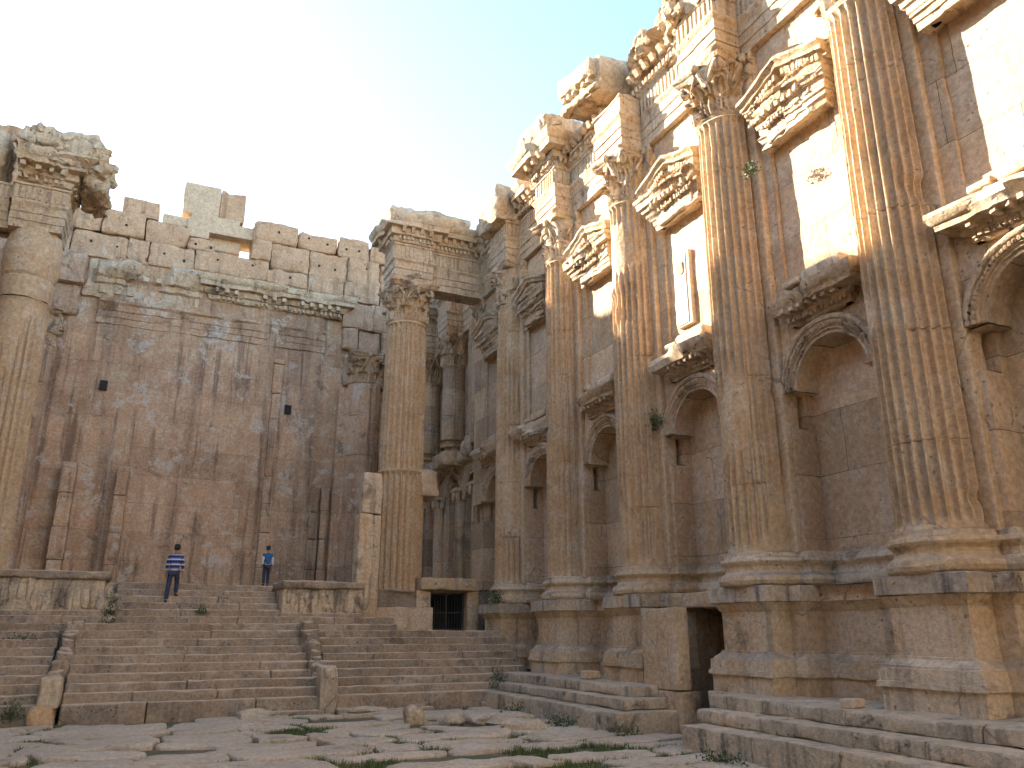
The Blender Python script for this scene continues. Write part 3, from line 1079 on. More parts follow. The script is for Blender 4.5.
# ------------------------------------------------------------------ ground and paving
g = MB()
plane_grid(g, (-200, -200, -.02), (400, 0, 0), (0, 400, 0), 40, 40)
ground = g.build("ground", M_SOIL)
ground["kind"] = "structure"
pv = MB()
gaps = []
rr = random.Random(21)
y = 5.0
row = 0
while y < 24.15:
    d = rr.uniform(.75, 1.35)
    x = -9.0 + rr.uniform(-1, 0)
    while x < 10.6:
        w = rr.uniform(1.0, 2.9)
        if rr.random() < .1:
            gaps += [(x + rr.random() * w, y + rr.random() * d) for _ in range(26)]
            x += w
            continue
        nA = 36
        th = -np.linspace(0, 2 * np.pi, nA, endpoint=False)
        e = 5.0
        cxs = np.sign(np.cos(th)) * np.abs(np.cos(th)) ** (2 / e)
        cys = np.sign(np.sin(th)) * np.abs(np.sin(th)) ** (2 / e)
        cen = np.array([x + w / 2, y + d / 2])
        sk = rr.uniform(-.18, .18)
        shrink = rr.uniform(.0, .07)
        bx = cen[0] + cxs * (w / 2 - shrink) + cys * sk
        by = cen[1] + cys * (d / 2 - shrink) + cxs * rr.uniform(-.08, .08)
        B = np.stack([bx, by, np.zeros(nA)], -1)
        B[:, :2] += .2 * vnoise(B + row, .9, 3)[:, :2]
        top = rr.uniform(.02, .085)
        tl = (rr.uniform(-.02, .02), rr.uniform(-.02, .02))
        rings = []
        for s, z in ((1.0, -.06), (1.0, top - .06), (.99, top - .02), (.97, top - .004), (.8, top + .005), (.5, top + .01), (.2, top + .01), (.0, top + .01)):
            q = B.copy()
            q[:, :2] = cen + (B[:, :2] - cen) * s
            q[:, 2] = z + (q[:, 0] - cen[0]) * tl[0] + (q[:, 1] - cen[1]) * tl[1]
            rings.append(q)
        pv.grid(np.stack(rings, 1), close_i=True)
        for _ in range(10):
            j = rr.randrange(nA)
            gaps.append((B[j, 0] + (B[j, 0] - cen[0]) * .05, B[j, 1] + (B[j, 1] - cen[1]) * .07))
        x += w
    y += d
    row += 3.3
pv.weather(.05, 1.1)
paving = pv.build("paving", M_PAVE, sharp=60)
paving["kind"] = "structure"

rr = random.Random(8)
gm = MB()
V, T = [], []
for (x, y) in gaps:
    if not (-6 < x < 11 and 9 < y < 24.4):
        continue
    nz = fbm([[x, y, 0]], .35, 3)[0]
    if nz < .49:
        continue
    for _ in range(26):
        px, py = x + rr.gauss(0, .09), y + rr.gauss(0, .07)
        a = rr.random() * 6.28
        h = rr.uniform(.04, .11)
        w = rr.uniform(.006, .014)
        ca, sa = math.cos(a), math.sin(a)
        n0 = len(V)
        V += [(px - ca * w, py - sa * w, -.02), (px + ca * w, py + sa * w, -.02), (px + rr.uniform(-.06, .06), py + rr.uniform(-.06, .06), h)]
        T.append((n0, n0 + 1, n0 + 2))
gm.add(V, T=T)
grass = gm.build("grass", M_GRASS, smooth=False)
tag(grass, "short green grass growing in the joints of the worn paving", "grass", kind="stuff")

# ------------------------------------------------------------------ stairs
def step_y(i):
    return 24.4 + .42 * i


def step_z(i):
    return .5 + .2225 * i


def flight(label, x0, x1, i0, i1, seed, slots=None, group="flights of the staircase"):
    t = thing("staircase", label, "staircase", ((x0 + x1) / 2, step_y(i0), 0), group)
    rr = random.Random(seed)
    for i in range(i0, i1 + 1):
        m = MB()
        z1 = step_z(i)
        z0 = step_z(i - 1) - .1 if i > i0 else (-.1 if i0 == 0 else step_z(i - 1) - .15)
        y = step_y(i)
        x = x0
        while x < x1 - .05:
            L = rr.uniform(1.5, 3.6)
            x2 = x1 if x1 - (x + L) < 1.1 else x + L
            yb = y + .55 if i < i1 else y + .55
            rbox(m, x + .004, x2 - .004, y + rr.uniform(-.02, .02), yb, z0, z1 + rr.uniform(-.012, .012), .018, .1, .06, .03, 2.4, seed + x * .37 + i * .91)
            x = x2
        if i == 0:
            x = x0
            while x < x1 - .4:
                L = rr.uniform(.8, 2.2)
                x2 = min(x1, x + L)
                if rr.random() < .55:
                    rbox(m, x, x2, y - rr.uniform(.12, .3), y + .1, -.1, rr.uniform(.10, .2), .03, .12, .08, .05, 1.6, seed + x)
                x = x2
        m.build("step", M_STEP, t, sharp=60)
    return t


flight("wide lower flight of worn steps between the two low broken divider walls", -1.25, 5.25, 0, 8, 3)
flight("upper flight of worn steps climbing between the two carved parapets", -.42, 4.72, 11, 15, 4)
flight("wide low steps running under both carved parapets", -9.2, 8.6, 9, 10, 9)
flight("right-hand flight of worn steps leading up to the dark crypt doorway", 5.72, 12.4, 0, 8, 5)
flight("left-hand flight of worn steps cut by the photo's left edge", -9.2, -1.72, 0, 8, 6)

fl = MB()
rbox(fl, -9.35, 10.2, 31.1, 42.6, 0, 3.82, .03, .5, .05, .03, 1, 2)
rbox(fl, 12.62, 14.6, 31.5, 42.6, 0, 3.82, .03, .5, .05, .03, 1, 3)
rbox(fl, 10.1, 12.7, 33.6, 42.6, 0, 3.83, .03, .5, .05, .03, 1, 4)
rbox(fl, 10.1, 12.7, 31.4, 33.7, 3.74, 3.81, .02, .5, .02, .01, 1, 5)
for a, b_ in ((-9.35, 5.0), (5.0, 12.9)):
    rbox(fl, a, b_, 28.2, 31.3, 0, 2.27, .02, .5, .05, .02, 1, 6)
rbox(fl, -.42, 4.72, 30.9, 31.3, 2, 3.835, .02, .3, .05, .02, 1, 7)
floor = fl.build("floor", M_STEP)
floor["kind"] = "structure"


def divider(label, xa, xb, top_x, top_y, seed):
    t = thing("stair_divider", label, "low wall", (xa, 24.4, 0), "broken divider walls of the staircase")
    m = MB()
    h = 1.32 if seed == 2 else 1.15
    rbox(m, xa, xb, 24.22, 24.95, .42 if seed == 1 else 0, h, .05, .1, .12, .05, 1.4, seed, tilt=(0, .0))
    m.build("upright_slab", M_PLIN, t, sharp=60)
    if seed == 1:
        m = MB()
        rock(m, (xa + .18, 24.4, .2), (.3, .3, .3), 3)
        m.build("foot_block", M_COL, t)
    m = MB()
    rr = random.Random(seed)
    n = 13
    for k in range(n):
        f = k / (n - 1)
        x = xa + .22 + (top_x - xa - .22) * f
        y = 24.95 + (top_y - 24.95) * f
        zt = .62 + (2.52 - .62) * f
        w_ = rr.uniform(.15, .25)
        rbox(m, x - w_, x + w_ + rr.uniform(-.05, .05), y - .2, y + .25, zt - .7, zt + rr.uniform(-.05, .1), .06, .09, .12, .09, 1.9, seed * 9 + k)
    m.build("rubble_core", M_STEP, t, amp=.07, f=2.4, sharp=70)


divider("broken divider wall with tilted slab at its foot, between left and middle flights", -1.78, -1.28, -1.38, 27.6, 1)
divider("broken divider wall with pale upright slab at its foot, between middle and right flights", 5.22, 5.72, 5.38, 27.3, 2)

def parapet(label, x0, x1, y0, y1, z0, z1, seed):
    t = thing("stair_parapet", label, "parapet", ((x0 + x1) / 2, y0, z0), "carved parapets beside the upper flight")
    m = MB()
    rbox(m, x0 + .05, x1 - .12, y0 + .1, y1, z0, z1 - .24, .04, .1, .08, .03, 1.6, seed)
    rr = random.Random(seed)
    for k in range(int((x1 - x0) / .22)):     # worn relief figures
        rock(m, (x0 + .25 + k * .22 + rr.uniform(-.06, .06), y0 + .12, z0 + .55 + rr.uniform(-.2, .2)), (.12, .10, .26 + .16 * rr.random()), seed + k * .71, 8, .4)
    m.build("relief_panel", M_PLIN, t, amp=.03, f=3, sharp=70)
    m = MB()
    rbox(m, x0, x1, y0 - .05, y1, z1 - .25, z1, .05, .12, .1, .04, 1.6, seed + 2)
    m.build("coping", M_STEP, t, sharp=60)
    m = MB()
    rbox(m, x0, x1 - .05, y0 - .02, y1, z0 - .15, z0 + .14, .03, .12, .06, .03, 1.6, seed + 3)
    m.build("plinth_course", M_STEP, t, sharp=60)


parapet("long carved parapet block left of the upper flight, below the left column", -9.2, -.62, 28.75, 30.9, 2.75, 4.06, 1)
parapet("shorter carved parapet block right of the upper flight, beside the tall upright slab", 4.68, 7.58, 28.85, 30.9, 2.72, 3.93, 2)

# rubble in the gap between the left parapet and the upper steps
for k, (x, y, z, s) in enumerate(((-.5, 28.7, 2.62, .2), (-.48, 28.95, 2.98, .17), (-.46, 29.3, 3.3, .15))):
    m = MB()
    rock(m, (0, 0, 0), (s, s, s * .8), k + 2, 10)
    o = m.move((x, y, z)).build("rubble_stone", M_PLIN, origin=(x, y, z - s * .6))
    tag(o, ["lowest pale rubble stone in the weedy gap beside the left parapet", "middle pale rubble stone in the weedy gap beside the left parapet", "highest pale rubble stone in the weedy gap beside the left parapet"][k], "stone", "rubble in the gap by the parapet")

# tall upright slab beside the free column
t = thing("upright_slab", "tall narrow stone slab standing left of the freestanding column", "slab", (8.05, 30.8, 2.4))
m = MB()
rbox(m, 7.62, 8.2, 30.4, 31.2, 2.3, 6.6, .04, .12, .1, .05, 1.3, 4)
m.build("lower_stone", M_POD, t)
m = MB()
rbox(m, 7.72, 8.5, 30.5, 31.2, 6.6, 8.25, .05, .12, .12, .05, 1.3, 5)
m.build("upper_stone", M_POD, t)
m = MB()
rbox(m, 8.15, 8.52, 30.55, 31.2, 2.3, 6.58, .04, .12, .1, .05, 1.3, 6)
m.build("side_stone", M_POD, t)


# ------------------------------------------------------------------ freestanding columns
def free_column(label, cx, cy, seed, side):
    t = thing("freestanding_column", label, "column", (cx, cy, 2.3), "freestanding columns in front of the sanctuary")
    m = MB()
    rbox(m, cx - 1.25, cx + 1.1, cy - 1.45, cy + 1.0, 2.25, 3.15, .04, .12, .12, .05, 1.4, seed)
    m.build("plinth", M_POD, t)
    m = MB()
    pts = [(cx + 1.0 * math.cos(-a), cy + 1.0 * math.sin(-a)) for a in np.linspace(0, 2 * np.pi, 40, endpoint=False)]
    sweep(m, pts, [(-.2, 3.08), (.16, 3.1), (.2, 3.2), (.16, 3.32), (.06, 3.36), (.05, 3.46), (.1, 3.52), (.12, 3.6), (.08, 3.68), (.0, 3.72), (-.3, 3.75)], True, chip=.5, seed=seed)
    m.build("base", M_COL, t, amp=.04, f=1.6)
    if side > 0:
        shaft_mesh(cx, cy, 3.7, 8.6, 1.0, .98, seed, wear=.2, drums=(5.2,)).build("lower_shaft", M_COL, t, sharp=50)
        shaft_mesh(cx, cy, 8.55, Z_NECK, .94, .86, seed + 3, wear=.5, drums=(10.5, 12.6)).build("shaft", M_COL, t, sharp=50)
        m = MB()
        rbox(m, cx + .5, cx + 1.5, cy - .75, cy + .5, 7.6, 8.75, .22, .1, .3, .15, 1.2, 3)
        m.build("broken_drum_edge", M_COL, t, amp=.06, f=2)
        capital_mesh(cx, cy, Z_NECK, 1.8, .86, seed, .25).build("capital", M_CARV, t, sharp=50)
    else:
        shaft_mesh(cx, cy, 3.7, 14.1, .97, .88, seed, wear=.3, drums=(6, 8.4, 10.9)).build("shaft", M_COL, t, sharp=50)
        # the capital is worn to a plain drum
        zz = np.linspace(14.1, 17.0, 24)
        th = -np.linspace(0, 2 * np.pi, 60, endpoint=False)
        rr = .9 + .03 * ss(14.6, 15.6, zz) - .08 * np.exp(-((zz - 14.95) / .06) ** 2) + .05 * ss(15.2, 15.7, zz) - .08 * ss(16.0, 16.8, zz)
        P = np.stack([cx + rr[None] * np.cos(th)[:, None], cy + rr[None] * np.sin(th)[:, None], np.repeat(zz[None], 60, 0)], -1)
        m = MB()
        m.grid(P, close_i=True)
        m.build("worn_capital", M_COL, t, amp=.06, f=1.1, seed=4)
    return t


fc = free_column("freestanding fluted column carrying the cornice and beam that joins the side wall", 9.72, 32.2, 2.2, 1)
fy = 31.45
path = [(8.85, 33.0), (8.85, fy), (10.55, fy), (10.55, fy + .3), (13.35, fy + .3), (13.35, 32.7), (10.55, 32.7), (10.55, 33.0)]
entab(path, fc, rnd, 3.3, cornice=True, s=.72, chip=.2, closed=True)
m = MB()
rbox(m, 8.9, 10.5, fy + .05, 32.95, 17.02, 18.8, .03, .2, .05, .02)
rbox(m, 10.5, 13.3, fy + .34, 32.65, 17.02, 18.8, .03, .2, .12, .02)
m.build("beam_core", M_COL, fc)
m = MB()
rbox(m, 8.7, 12.4, 31.2, 33.2, 20.05, 20.75, .35, .12, .3, .25, 1.2, 6)
rbox(m, 8.35, 10.8, 31.0, 33.4, 20.05, 20.4, .15, .12, .25, .2, 1.4, 7)
m.build("worn_cornice_top", M_CARV, fc, amp=.08, f=1.4)

lc = free_column("weathered left column with plain worn capital and overhanging cornice lump, at left edge", -5.0, 33.2, 5.2, -1)
LPARTS = set(o.name for o in bpy.data.objects)
path = [(-3.95, 31.1), (-3.95, 32.7), (-5.75, 32.7), (-5.75, 32.4), (-9.3, 32.4), (-9.3, 31.4), (-5.75, 31.4), (-5.75, 31.1)]
entab(path, lc, rnd, 7.3, cornice=False, chip=.2, closed=False)
sw = MB()
sweep(sw, [(-5.75, 31.1), (-3.95, 31.1), (-3.95, 32.7)], [(o, q) for o, q in ARCH_PROF], chip=.1, seed=4)
teeth(sw, [(-5.75, 31.1), (-3.95, 31.1), (-3.95, 32.7)], .03, .10, 18.18, 18.70, .1, .09, .05, rnd)
sw.build("architrave_face", M_CARV, lc, amp=.03, f=1.6)
m = MB()
rbox(m, -5.7, -4.0, 31.15, 32.65, 17.02, 18.8, .03, .2, .05, .02)
rbox(m, -9.3, -5.6, 31.45, 32.35, 17.1, 18.8, .05, .2, .2, .08)
m.build("beam_core", M_TOP, lc)
m = MB()
cp = [(-5.75, 31.1), (-3.95, 31.1), (-3.95, 32.7)]
sweep(m, cp, corn_prof(18.84, .95), chip=.3, seed=9, cell=.15)
teeth(m, cp, .14, .27, 18.95, 19.12, .10, .08, .1, rnd)
teeth(m, cp, .32, .6, 19.26, 19.47, .17, .22, .12, rnd)
rbox(m, -5.9, -3.1, 30.4, 33.3, 20.0, 21.3, .3, .1, .4, .35, 1.2, 15)
rbox(m, -3.6, -2.75, 30.7, 33.0, 18.9, 20.6, .25, .1, .3, .35, 1.3, 16)
for q in range(34):
    rock(m, (rnd.uniform(-5.8, -2.7), 30.4 + rnd.random() * .3, rnd.uniform(19.6, 21.1)), (.3, .16, .14), q * .7, 9, .4)
for q in range(14):
    rock(m, (-2.8 + rnd.uniform(-.15, .1), rnd.uniform(30.6, 32.8), rnd.uniform(18.9, 20.7)), (.2, .3, .25), q * .9, 9, .5)
m.weather(.05, 2.6, 4)
m.build("cornice", M_CARV, lc, amp=.12, f=1.2, seed=3)
m = MB()
rbox(m, -9.6, -6.2, 31.0, 33.0, 18.8, 20.9, .3, .2, .3, .3, .9, 17)
m.build("broken_cornice", M_CARV, lc, amp=.14, f=1.2, seed=5)

for o in list(bpy.data.objects):      # the left entablature sits a little lower and farther back
    if o.name not in LPARTS and (o.parent is lc or (o.parent and o.parent.parent is lc)):
        o.data.transform(__import__("mathutils").Matrix.Translation((-.15, 1.3, -.15)))

# ------------------------------------------------------------------ crypt doorway
t = thing("crypt_doorway", "low dark doorway with stone lintel and iron gate above the right flight", "doorway", (11.5, 31.2, 2.25))
m = MB()
rbox(m, 10.3, 12.7, 30.75, 31.6, 3.8, 4.3, .06, .1, .14, .06, 1.5, 3)
m.build("lintel", M_POD, t, sharp=60)
for xa, xb in ((10.2, 10.8), (12.36, 12.85)):
    m = MB()
    rbox(m, xa, xb, 31.0, 31.7, 2.2, 3.8, .04, .12, .08, .03, 1.5, xa)
    m.build("jamb", M_POD, t, sharp=60)
m = MB()
rbox(m, 10.85, 12.35, 31.42, 31.46, 2.3, 2.36, .005, .5, .003, 0)
rbox(m, 10.85, 12.35, 31.42, 31.46, 2.95, 2.99, .005, .5, .003, 0)
rbox(m, 10.85, 12.35, 31.42, 31.46, 3.68, 3.74, .005, .5, .003, 0)
for k in range(13):
    x = 10.87 + k * 1.46 / 12
    w = .035 if k == 6 else .012
    rbox(m, x - w, x + w, 31.41, 31.44, 2.28, 3.76, .004, .8, .002, 0)
m.build("gate", M_IRON, t)
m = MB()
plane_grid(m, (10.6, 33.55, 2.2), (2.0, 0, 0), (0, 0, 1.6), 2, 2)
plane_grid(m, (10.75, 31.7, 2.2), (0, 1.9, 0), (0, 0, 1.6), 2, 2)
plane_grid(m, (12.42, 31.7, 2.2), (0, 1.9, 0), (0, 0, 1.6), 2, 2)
m.build("passage", M_DARK, t)  # the crypt's inner shade is in the wall colour

# ------------------------------------------------------------------ adyton side wall (right, behind the free column)
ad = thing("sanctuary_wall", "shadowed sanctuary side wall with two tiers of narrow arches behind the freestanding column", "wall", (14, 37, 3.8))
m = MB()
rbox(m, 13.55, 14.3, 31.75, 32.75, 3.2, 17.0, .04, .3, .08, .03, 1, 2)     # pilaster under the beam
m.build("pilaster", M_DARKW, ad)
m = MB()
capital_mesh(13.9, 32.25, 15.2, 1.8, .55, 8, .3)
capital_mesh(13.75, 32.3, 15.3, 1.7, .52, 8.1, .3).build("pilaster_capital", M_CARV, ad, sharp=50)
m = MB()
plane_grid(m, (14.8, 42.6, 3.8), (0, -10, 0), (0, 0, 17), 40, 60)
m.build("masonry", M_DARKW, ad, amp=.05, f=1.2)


def little_arch(yc, hw, zs, zb, dark_d=.5):
    m = MB()
    x = 14.05
    th = np.linspace(0, np.pi, 25)
    for (ra, rb, xo) in ((hw, hw + .12, x), (hw + .12, hw + .26, x - .06), (hw + .26, hw + .34, x - .12)):
        P = np.stack([np.stack([np.full(25, xo), yc + r_ * np.cos(th), zs + r_ * np.sin(th)], -1) for r_ in (ra, rb)], 1)
        m.grid(P)
        P = np.stack([np.stack([np.full(25, xx), yc + ra * np.cos(th), zs + ra * np.sin(th)], -1) for xx in (xo, xo + .35)], 1)
        m.grid(P)
    P = np.stack([np.stack([np.full(25, xx), yc + (hw + .34) * np.cos(th), zs + (hw + .34) * np.sin(th)], -1) for xx in (x - .12, x + .3)], 1)
    m.grid(P)
    m.build("arch", M_CARV, ad, amp=.03, f=2, seed=yc)


def little_column(yc, x, z0, z1, r, seed):
    m = MB()
    th = -np.linspace(0, 2 * np.pi, 28, endpoint=False)
    zz = np.array([z0, z0 + .25, z0 + .26, z0 + .4, z0 + .42] + list(np.linspace(z0 + .5, z1 - .55, 12)) + [z1 - .5])
    rr = np.array([1.25, 1.25, 1.12, 1.15, 1.0] + list(np.linspace(1, .88, 12)) + [.95]) * r
    P = np.stack([x + rr[None] * np.cos(th)[:, None], yc + rr[None] * np.sin(th)[:, None], np.repeat(zz[None], 28, 0)], -1)
    m.grid(P, close_i=True)
    m.build("colonnette", M_DARKW, ad, amp=.03, f=1.5, seed=seed)
    m = MB()
    rbox(m, x - r * 1.4, x + r * 1.4, yc - r * 1.4, yc + r * 1.4, z1 - .12, z1 + .05, .03, .2, .05, .03)
    for a in np.linspace(0, 2 * np.pi, 9)[:-1]:
        rock(m, (x + r * 1.12 * math.cos(a), yc + r * 1.12 * math.sin(a), z1 - .3), (.10, .10, .22), seed + a, 7)
    m.build("colonnette_capital", M_CARV, ad, amp=.03, f=3)


def arch_wall(m, x, yc, hw, y0, y1, zs, zt, zb, deep=.75):
    th = np.linspace(0, np.pi, 33)
    inner = np.stack([yc + hw * np.cos(th), zs + hw * np.sin(th)], -1)
    uy = np.interp(th, [0, np.pi * .25, np.pi * .75, np.pi], [y1, y1, y0, y0])
    uz = np.interp(th, [0, np.pi * .25, np.pi * .75, np.pi], [zs, zt, zt, zs])
    outer = np.stack([uy, uz], -1)
    f = np.linspace(0, 1, 6)[None, :, None]
    G = inner[:, None] * (1 - f) + outer[:, None] * f
    m.grid(np.concatenate([np.full(G.shape[:2] + (1,), x), G], -1))
    X = np.linspace(x, x + deep, 4)
    m.grid(np.stack([np.repeat(X[None], 33, 0), np.repeat(inner[:, :1], 4, 1), np.repeat(inner[:, 1:], 4, 1)], -1))
    for ya, yb in ((y0, yc - hw), (yc + hw, y1)):
        plane_grid(m, (x, yb, zb), (0, ya - yb, 0), (0, 0, zs - zb), 4, 14)
    for yy in (yc - hw, yc + hw):
        plane_grid(m, (x, yy, zb), (deep, 0, 0), (0, 0, zs - zb), 3, 14)


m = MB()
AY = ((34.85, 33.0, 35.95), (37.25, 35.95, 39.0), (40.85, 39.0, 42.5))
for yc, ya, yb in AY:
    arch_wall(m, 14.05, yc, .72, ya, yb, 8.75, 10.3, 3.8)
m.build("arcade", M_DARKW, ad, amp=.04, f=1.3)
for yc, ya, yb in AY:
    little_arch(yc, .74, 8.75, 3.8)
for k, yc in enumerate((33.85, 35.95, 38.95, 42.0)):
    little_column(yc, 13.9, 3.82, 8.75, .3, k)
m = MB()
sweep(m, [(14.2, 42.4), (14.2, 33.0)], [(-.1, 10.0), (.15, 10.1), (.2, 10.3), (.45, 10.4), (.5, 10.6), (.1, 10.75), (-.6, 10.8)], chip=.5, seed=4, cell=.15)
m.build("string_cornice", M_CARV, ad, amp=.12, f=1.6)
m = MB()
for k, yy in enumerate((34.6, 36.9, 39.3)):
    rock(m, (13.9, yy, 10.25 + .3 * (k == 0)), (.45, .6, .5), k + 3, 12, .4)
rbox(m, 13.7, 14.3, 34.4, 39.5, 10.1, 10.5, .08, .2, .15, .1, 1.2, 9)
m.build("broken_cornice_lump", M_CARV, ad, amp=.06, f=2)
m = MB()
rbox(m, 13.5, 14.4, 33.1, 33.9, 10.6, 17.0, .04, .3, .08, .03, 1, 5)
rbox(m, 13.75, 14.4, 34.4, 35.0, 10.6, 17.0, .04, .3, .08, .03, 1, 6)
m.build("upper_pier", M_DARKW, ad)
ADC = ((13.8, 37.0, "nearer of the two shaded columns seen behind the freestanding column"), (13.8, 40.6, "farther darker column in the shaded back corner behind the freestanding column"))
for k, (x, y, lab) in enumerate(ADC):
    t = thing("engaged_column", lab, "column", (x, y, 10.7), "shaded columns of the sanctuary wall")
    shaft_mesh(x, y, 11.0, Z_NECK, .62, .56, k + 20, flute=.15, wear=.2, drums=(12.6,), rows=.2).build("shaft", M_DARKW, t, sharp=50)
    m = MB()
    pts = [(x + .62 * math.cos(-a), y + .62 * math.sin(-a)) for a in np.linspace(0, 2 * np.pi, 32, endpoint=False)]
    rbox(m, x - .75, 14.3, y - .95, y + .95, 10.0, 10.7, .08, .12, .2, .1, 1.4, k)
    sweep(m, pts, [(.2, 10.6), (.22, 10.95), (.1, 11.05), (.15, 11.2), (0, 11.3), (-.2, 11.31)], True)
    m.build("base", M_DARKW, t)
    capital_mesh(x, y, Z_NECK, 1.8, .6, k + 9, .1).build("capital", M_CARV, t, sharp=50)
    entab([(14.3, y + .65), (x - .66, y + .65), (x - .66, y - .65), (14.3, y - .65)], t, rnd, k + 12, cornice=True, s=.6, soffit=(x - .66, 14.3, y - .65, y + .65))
entab([(14.0, 42.4), (14.0, 33.2)], ad, rnd, 15, cornice=True, s=.6)

# ------------------------------------------------------------------ rear wall
rw = thing("rear_wall", "huge streaked stone rear wall of the sanctuary behind the staircase", "wall", (2.3, 42.6, 3.8))
YW = 42.3
m = MB()
plane_grid(m, (-9.6, YW, 3.7), (24.2, 0, 0), (0, 0, 16.9), 100, 70)
V = m.verts()
# slightly recessed fields either side of the central field
dep = .22 * (ss(-3.2, -3.35, V[:, 0]) + ss(8.0, 8.15, V[:, 0])) + .0
V[:, 1] += dep + .05 * (fbm(V * np.array([.45, 1, .74]), 1, 2) - .5)
m.v = [V]
m.build("masonry", M_REAR, rw, amp=.05, f=.9)
m = MB()
rbox(m, -9.6, 14.6, YW + .3, YW + 2.4, 3.7, 20.5, .03, 1.0, .05, .03)
m.build("wall_core", M_REAR, rw)
# architrave bands and cornices
m = MB()
sweep(m, [(-3.2, YW), (8.1, YW)], [(.0, 16.9), (.06, 16.92), (.06, 17.25), (.1, 17.27), (.1, 17.6), (.14, 17.62), (.14, 17.95), (.25, 18.05), (.25, 18.15), (.05, 18.2), (-.2, 18.22)], chip=.5, seed=2, cell=.2)
m.build("architrave", M_REAR, rw, amp=.05, f=1.3, seed=3)
m = MB()
pth = [(1.95, YW + .2), (1.95, YW), (8.85, YW), (8.85, YW + .3)]
sweep(m, pth, [(o, q + .1) for o, q in corn_prof(18.9, .8)], chip=.3, seed=6, cell=.15)
teeth(m, pth, .14, .3, 19.05, 19.24, .12, .12, .15, rnd)
teeth(m, pth, .32, .6, 19.36, 19.58, .2, .28, .3, rnd)
m.build("cornice", M_CARV, rw, amp=.06, f=1.3, seed=4)
m = MB()
pth = [(-4.0, YW + .2), (-4.0, YW), (.9, YW), (1.7, YW + .2)]
sweep(m, pth, [(.0, 18.3), (.05, 18.4), (.05, 18.95), (.2, 19.05), (.22, 19.3), (.4, 19.4), (.55, 19.8), (.6, 20.1), (.3, 20.4), (-.3, 20.5)], chip=.9, seed=16, cell=.15)
teeth(m, pth, .05, .18, 18.5, 18.95, .3, .3, .5, rnd)
teeth(m, pth, .2, .4, 19.35, 19.6, .25, .3, .4, rnd)
m.build("cornice", M_CARV, rw, amp=.10, f=1.1, seed=8)
# pilaster stubs standing against the lower wall
STUBS = [(-3.6, -2.9, 3.8, 9.75, .8), (-1.3, -.7, 3.8, 9.8, .7), (5.45, 6.05, 3.8, 16.2, .22), (7.85, 8.42, 3.8, 9.45, .16), (8.45, 8.95, 3.8, 9.5, .1)]
for k, (xa, xb, za, zb_, dd) in enumerate(STUBS):
    m = MB()
    z = za
    while z < zb_ - .1:
        z2 = min(zb_, z + 1.36 + .4 * rnd.random())
        rbox(m, xa + rnd.uniform(0, .06), xb - rnd.uniform(0, .06), YW - dd, YW + .3, z, z2, .04, .2, .1, .04, 1.3, k + z)
        z = z2
    m.build("pilaster_stub", M_REAR, rw)
m = MB()
rbox(m, 9.0, 14.4, YW - .35, YW + .3, 3.8, 15.0, .04, .4, .08, .04, 1, 41)
m.build("flanking_masonry", M_REAR, rw, amp=.04, f=1)
m = MB()
for k, (xx, zz) in enumerate(((-2.44, 13.72), (6.4, 13.5))):
    rbox(m, xx - .17, xx + .17, YW - .12, YW + .1, zz - .24, zz + .24, .01, .2, .01, 0)
m.build("window_slit", M_DARK, rw)  # near-black blocks on solid wall, the darkness of the slits is painted
# putlog holes
# loose top courses, block by block
BL = [(-8.6, -5.3, 22.85, 24.4), (-9.6, -7.0, 24.4, 26.8), (-9.6, -8.6, 22.6, 24.4), (-6.6, -5.3, 21.8, 22.9), (-5.22, -3.66, 21.8, 23.0), (-3.62, -1.64, 21.8, 23.15), (-1.6, .5, 21.75, 23.05),  # leading blocks build up the hidden left corner to block sun on the columns
      (-6.6, -4.9, 20.4, 21.78), (-4.88, -2.3, 20.4, 21.76), (-2.28, -1.3, 20.4, 21.74), (-1.28, .9, 20.4, 21.7),
      (.92, 4.76, 20.6, 21.82), (.55, 1.9, 21.72, 22.4), (3.75, 4.75, 21.8, 23.1), (3.78, 6.14, 22.98, 24.15), (4.8, 6.9, 21.45, 22.96), (6.94, 9.08, 21.45, 23.0), (9.12, 11.0, 21.4, 22.96), (11.03, 13.2, 21.4, 22.9),
      (6.22, 8.42, 23.02, 24.05), (8.52, 10.3, 23.0, 24.25), (10.35, 12.4, 22.95, 24.0),
      (4.7, 6.9, 20.55, 21.44), (6.93, 8.9, 20.4, 21.44), (8.92, 11.0, 20.2, 21.42), (8.95, 10.7, 18.6, 20.18), (10.72, 12.6, 18.6, 20.2), (9.0, 9.9, 17.3, 18.58), (9.95, 11.2, 17.1, 18.58), (11.25, 13.2, 17.0, 18.6), (9.2, 13.6, 15.2, 17.0),
      (-9.5, -6.7, 17.5, 22.6), (-6.6, -4.1, 17.2, 18.8), (-6.6, -4.05, 18.8, 20.4), (11.05, 14.2, 20.2, 21.4)]
HOLES = []
for k, (xa, xb, za, zb_) in enumerate(BL):
    m = MB()
    off = rnd.uniform(-.18, .12) - (.15 if za < 20.3 else 0)
    rbox(m, xa - .005, xb + .005, YW - .1 + off + .12, YW + 1.4, za - .01, zb_ + .01, .08, .14, .26, .13, 1.5, k * 1.9, tilt=(0, rnd.uniform(-.012, .012)))
    m.build("wall_block", M_TOP, rw, sharp=60)
    if zb_ > 21.3 and xb - xa > 1.2 and rnd.random() < .75:
        HOLES += [(xa + (xb - xa) * f, YW - .02 + off, (za + zb_) / 2 + rnd.uniform(-.15, .2)) for f in ((.28 + rnd.uniform(-.08, .08), .74 + rnd.uniform(-.08, .08)) if rnd.random() < .6 else (.55,))]
for x, y, z in HOLES:
    m = MB()
    rock(m, (x, y + .05, z), (.065, .06, .07), x, 7, .15)
    m.build("beam_socket", M_DARK, rw)  # near-black lump, the hole's shade given by colour

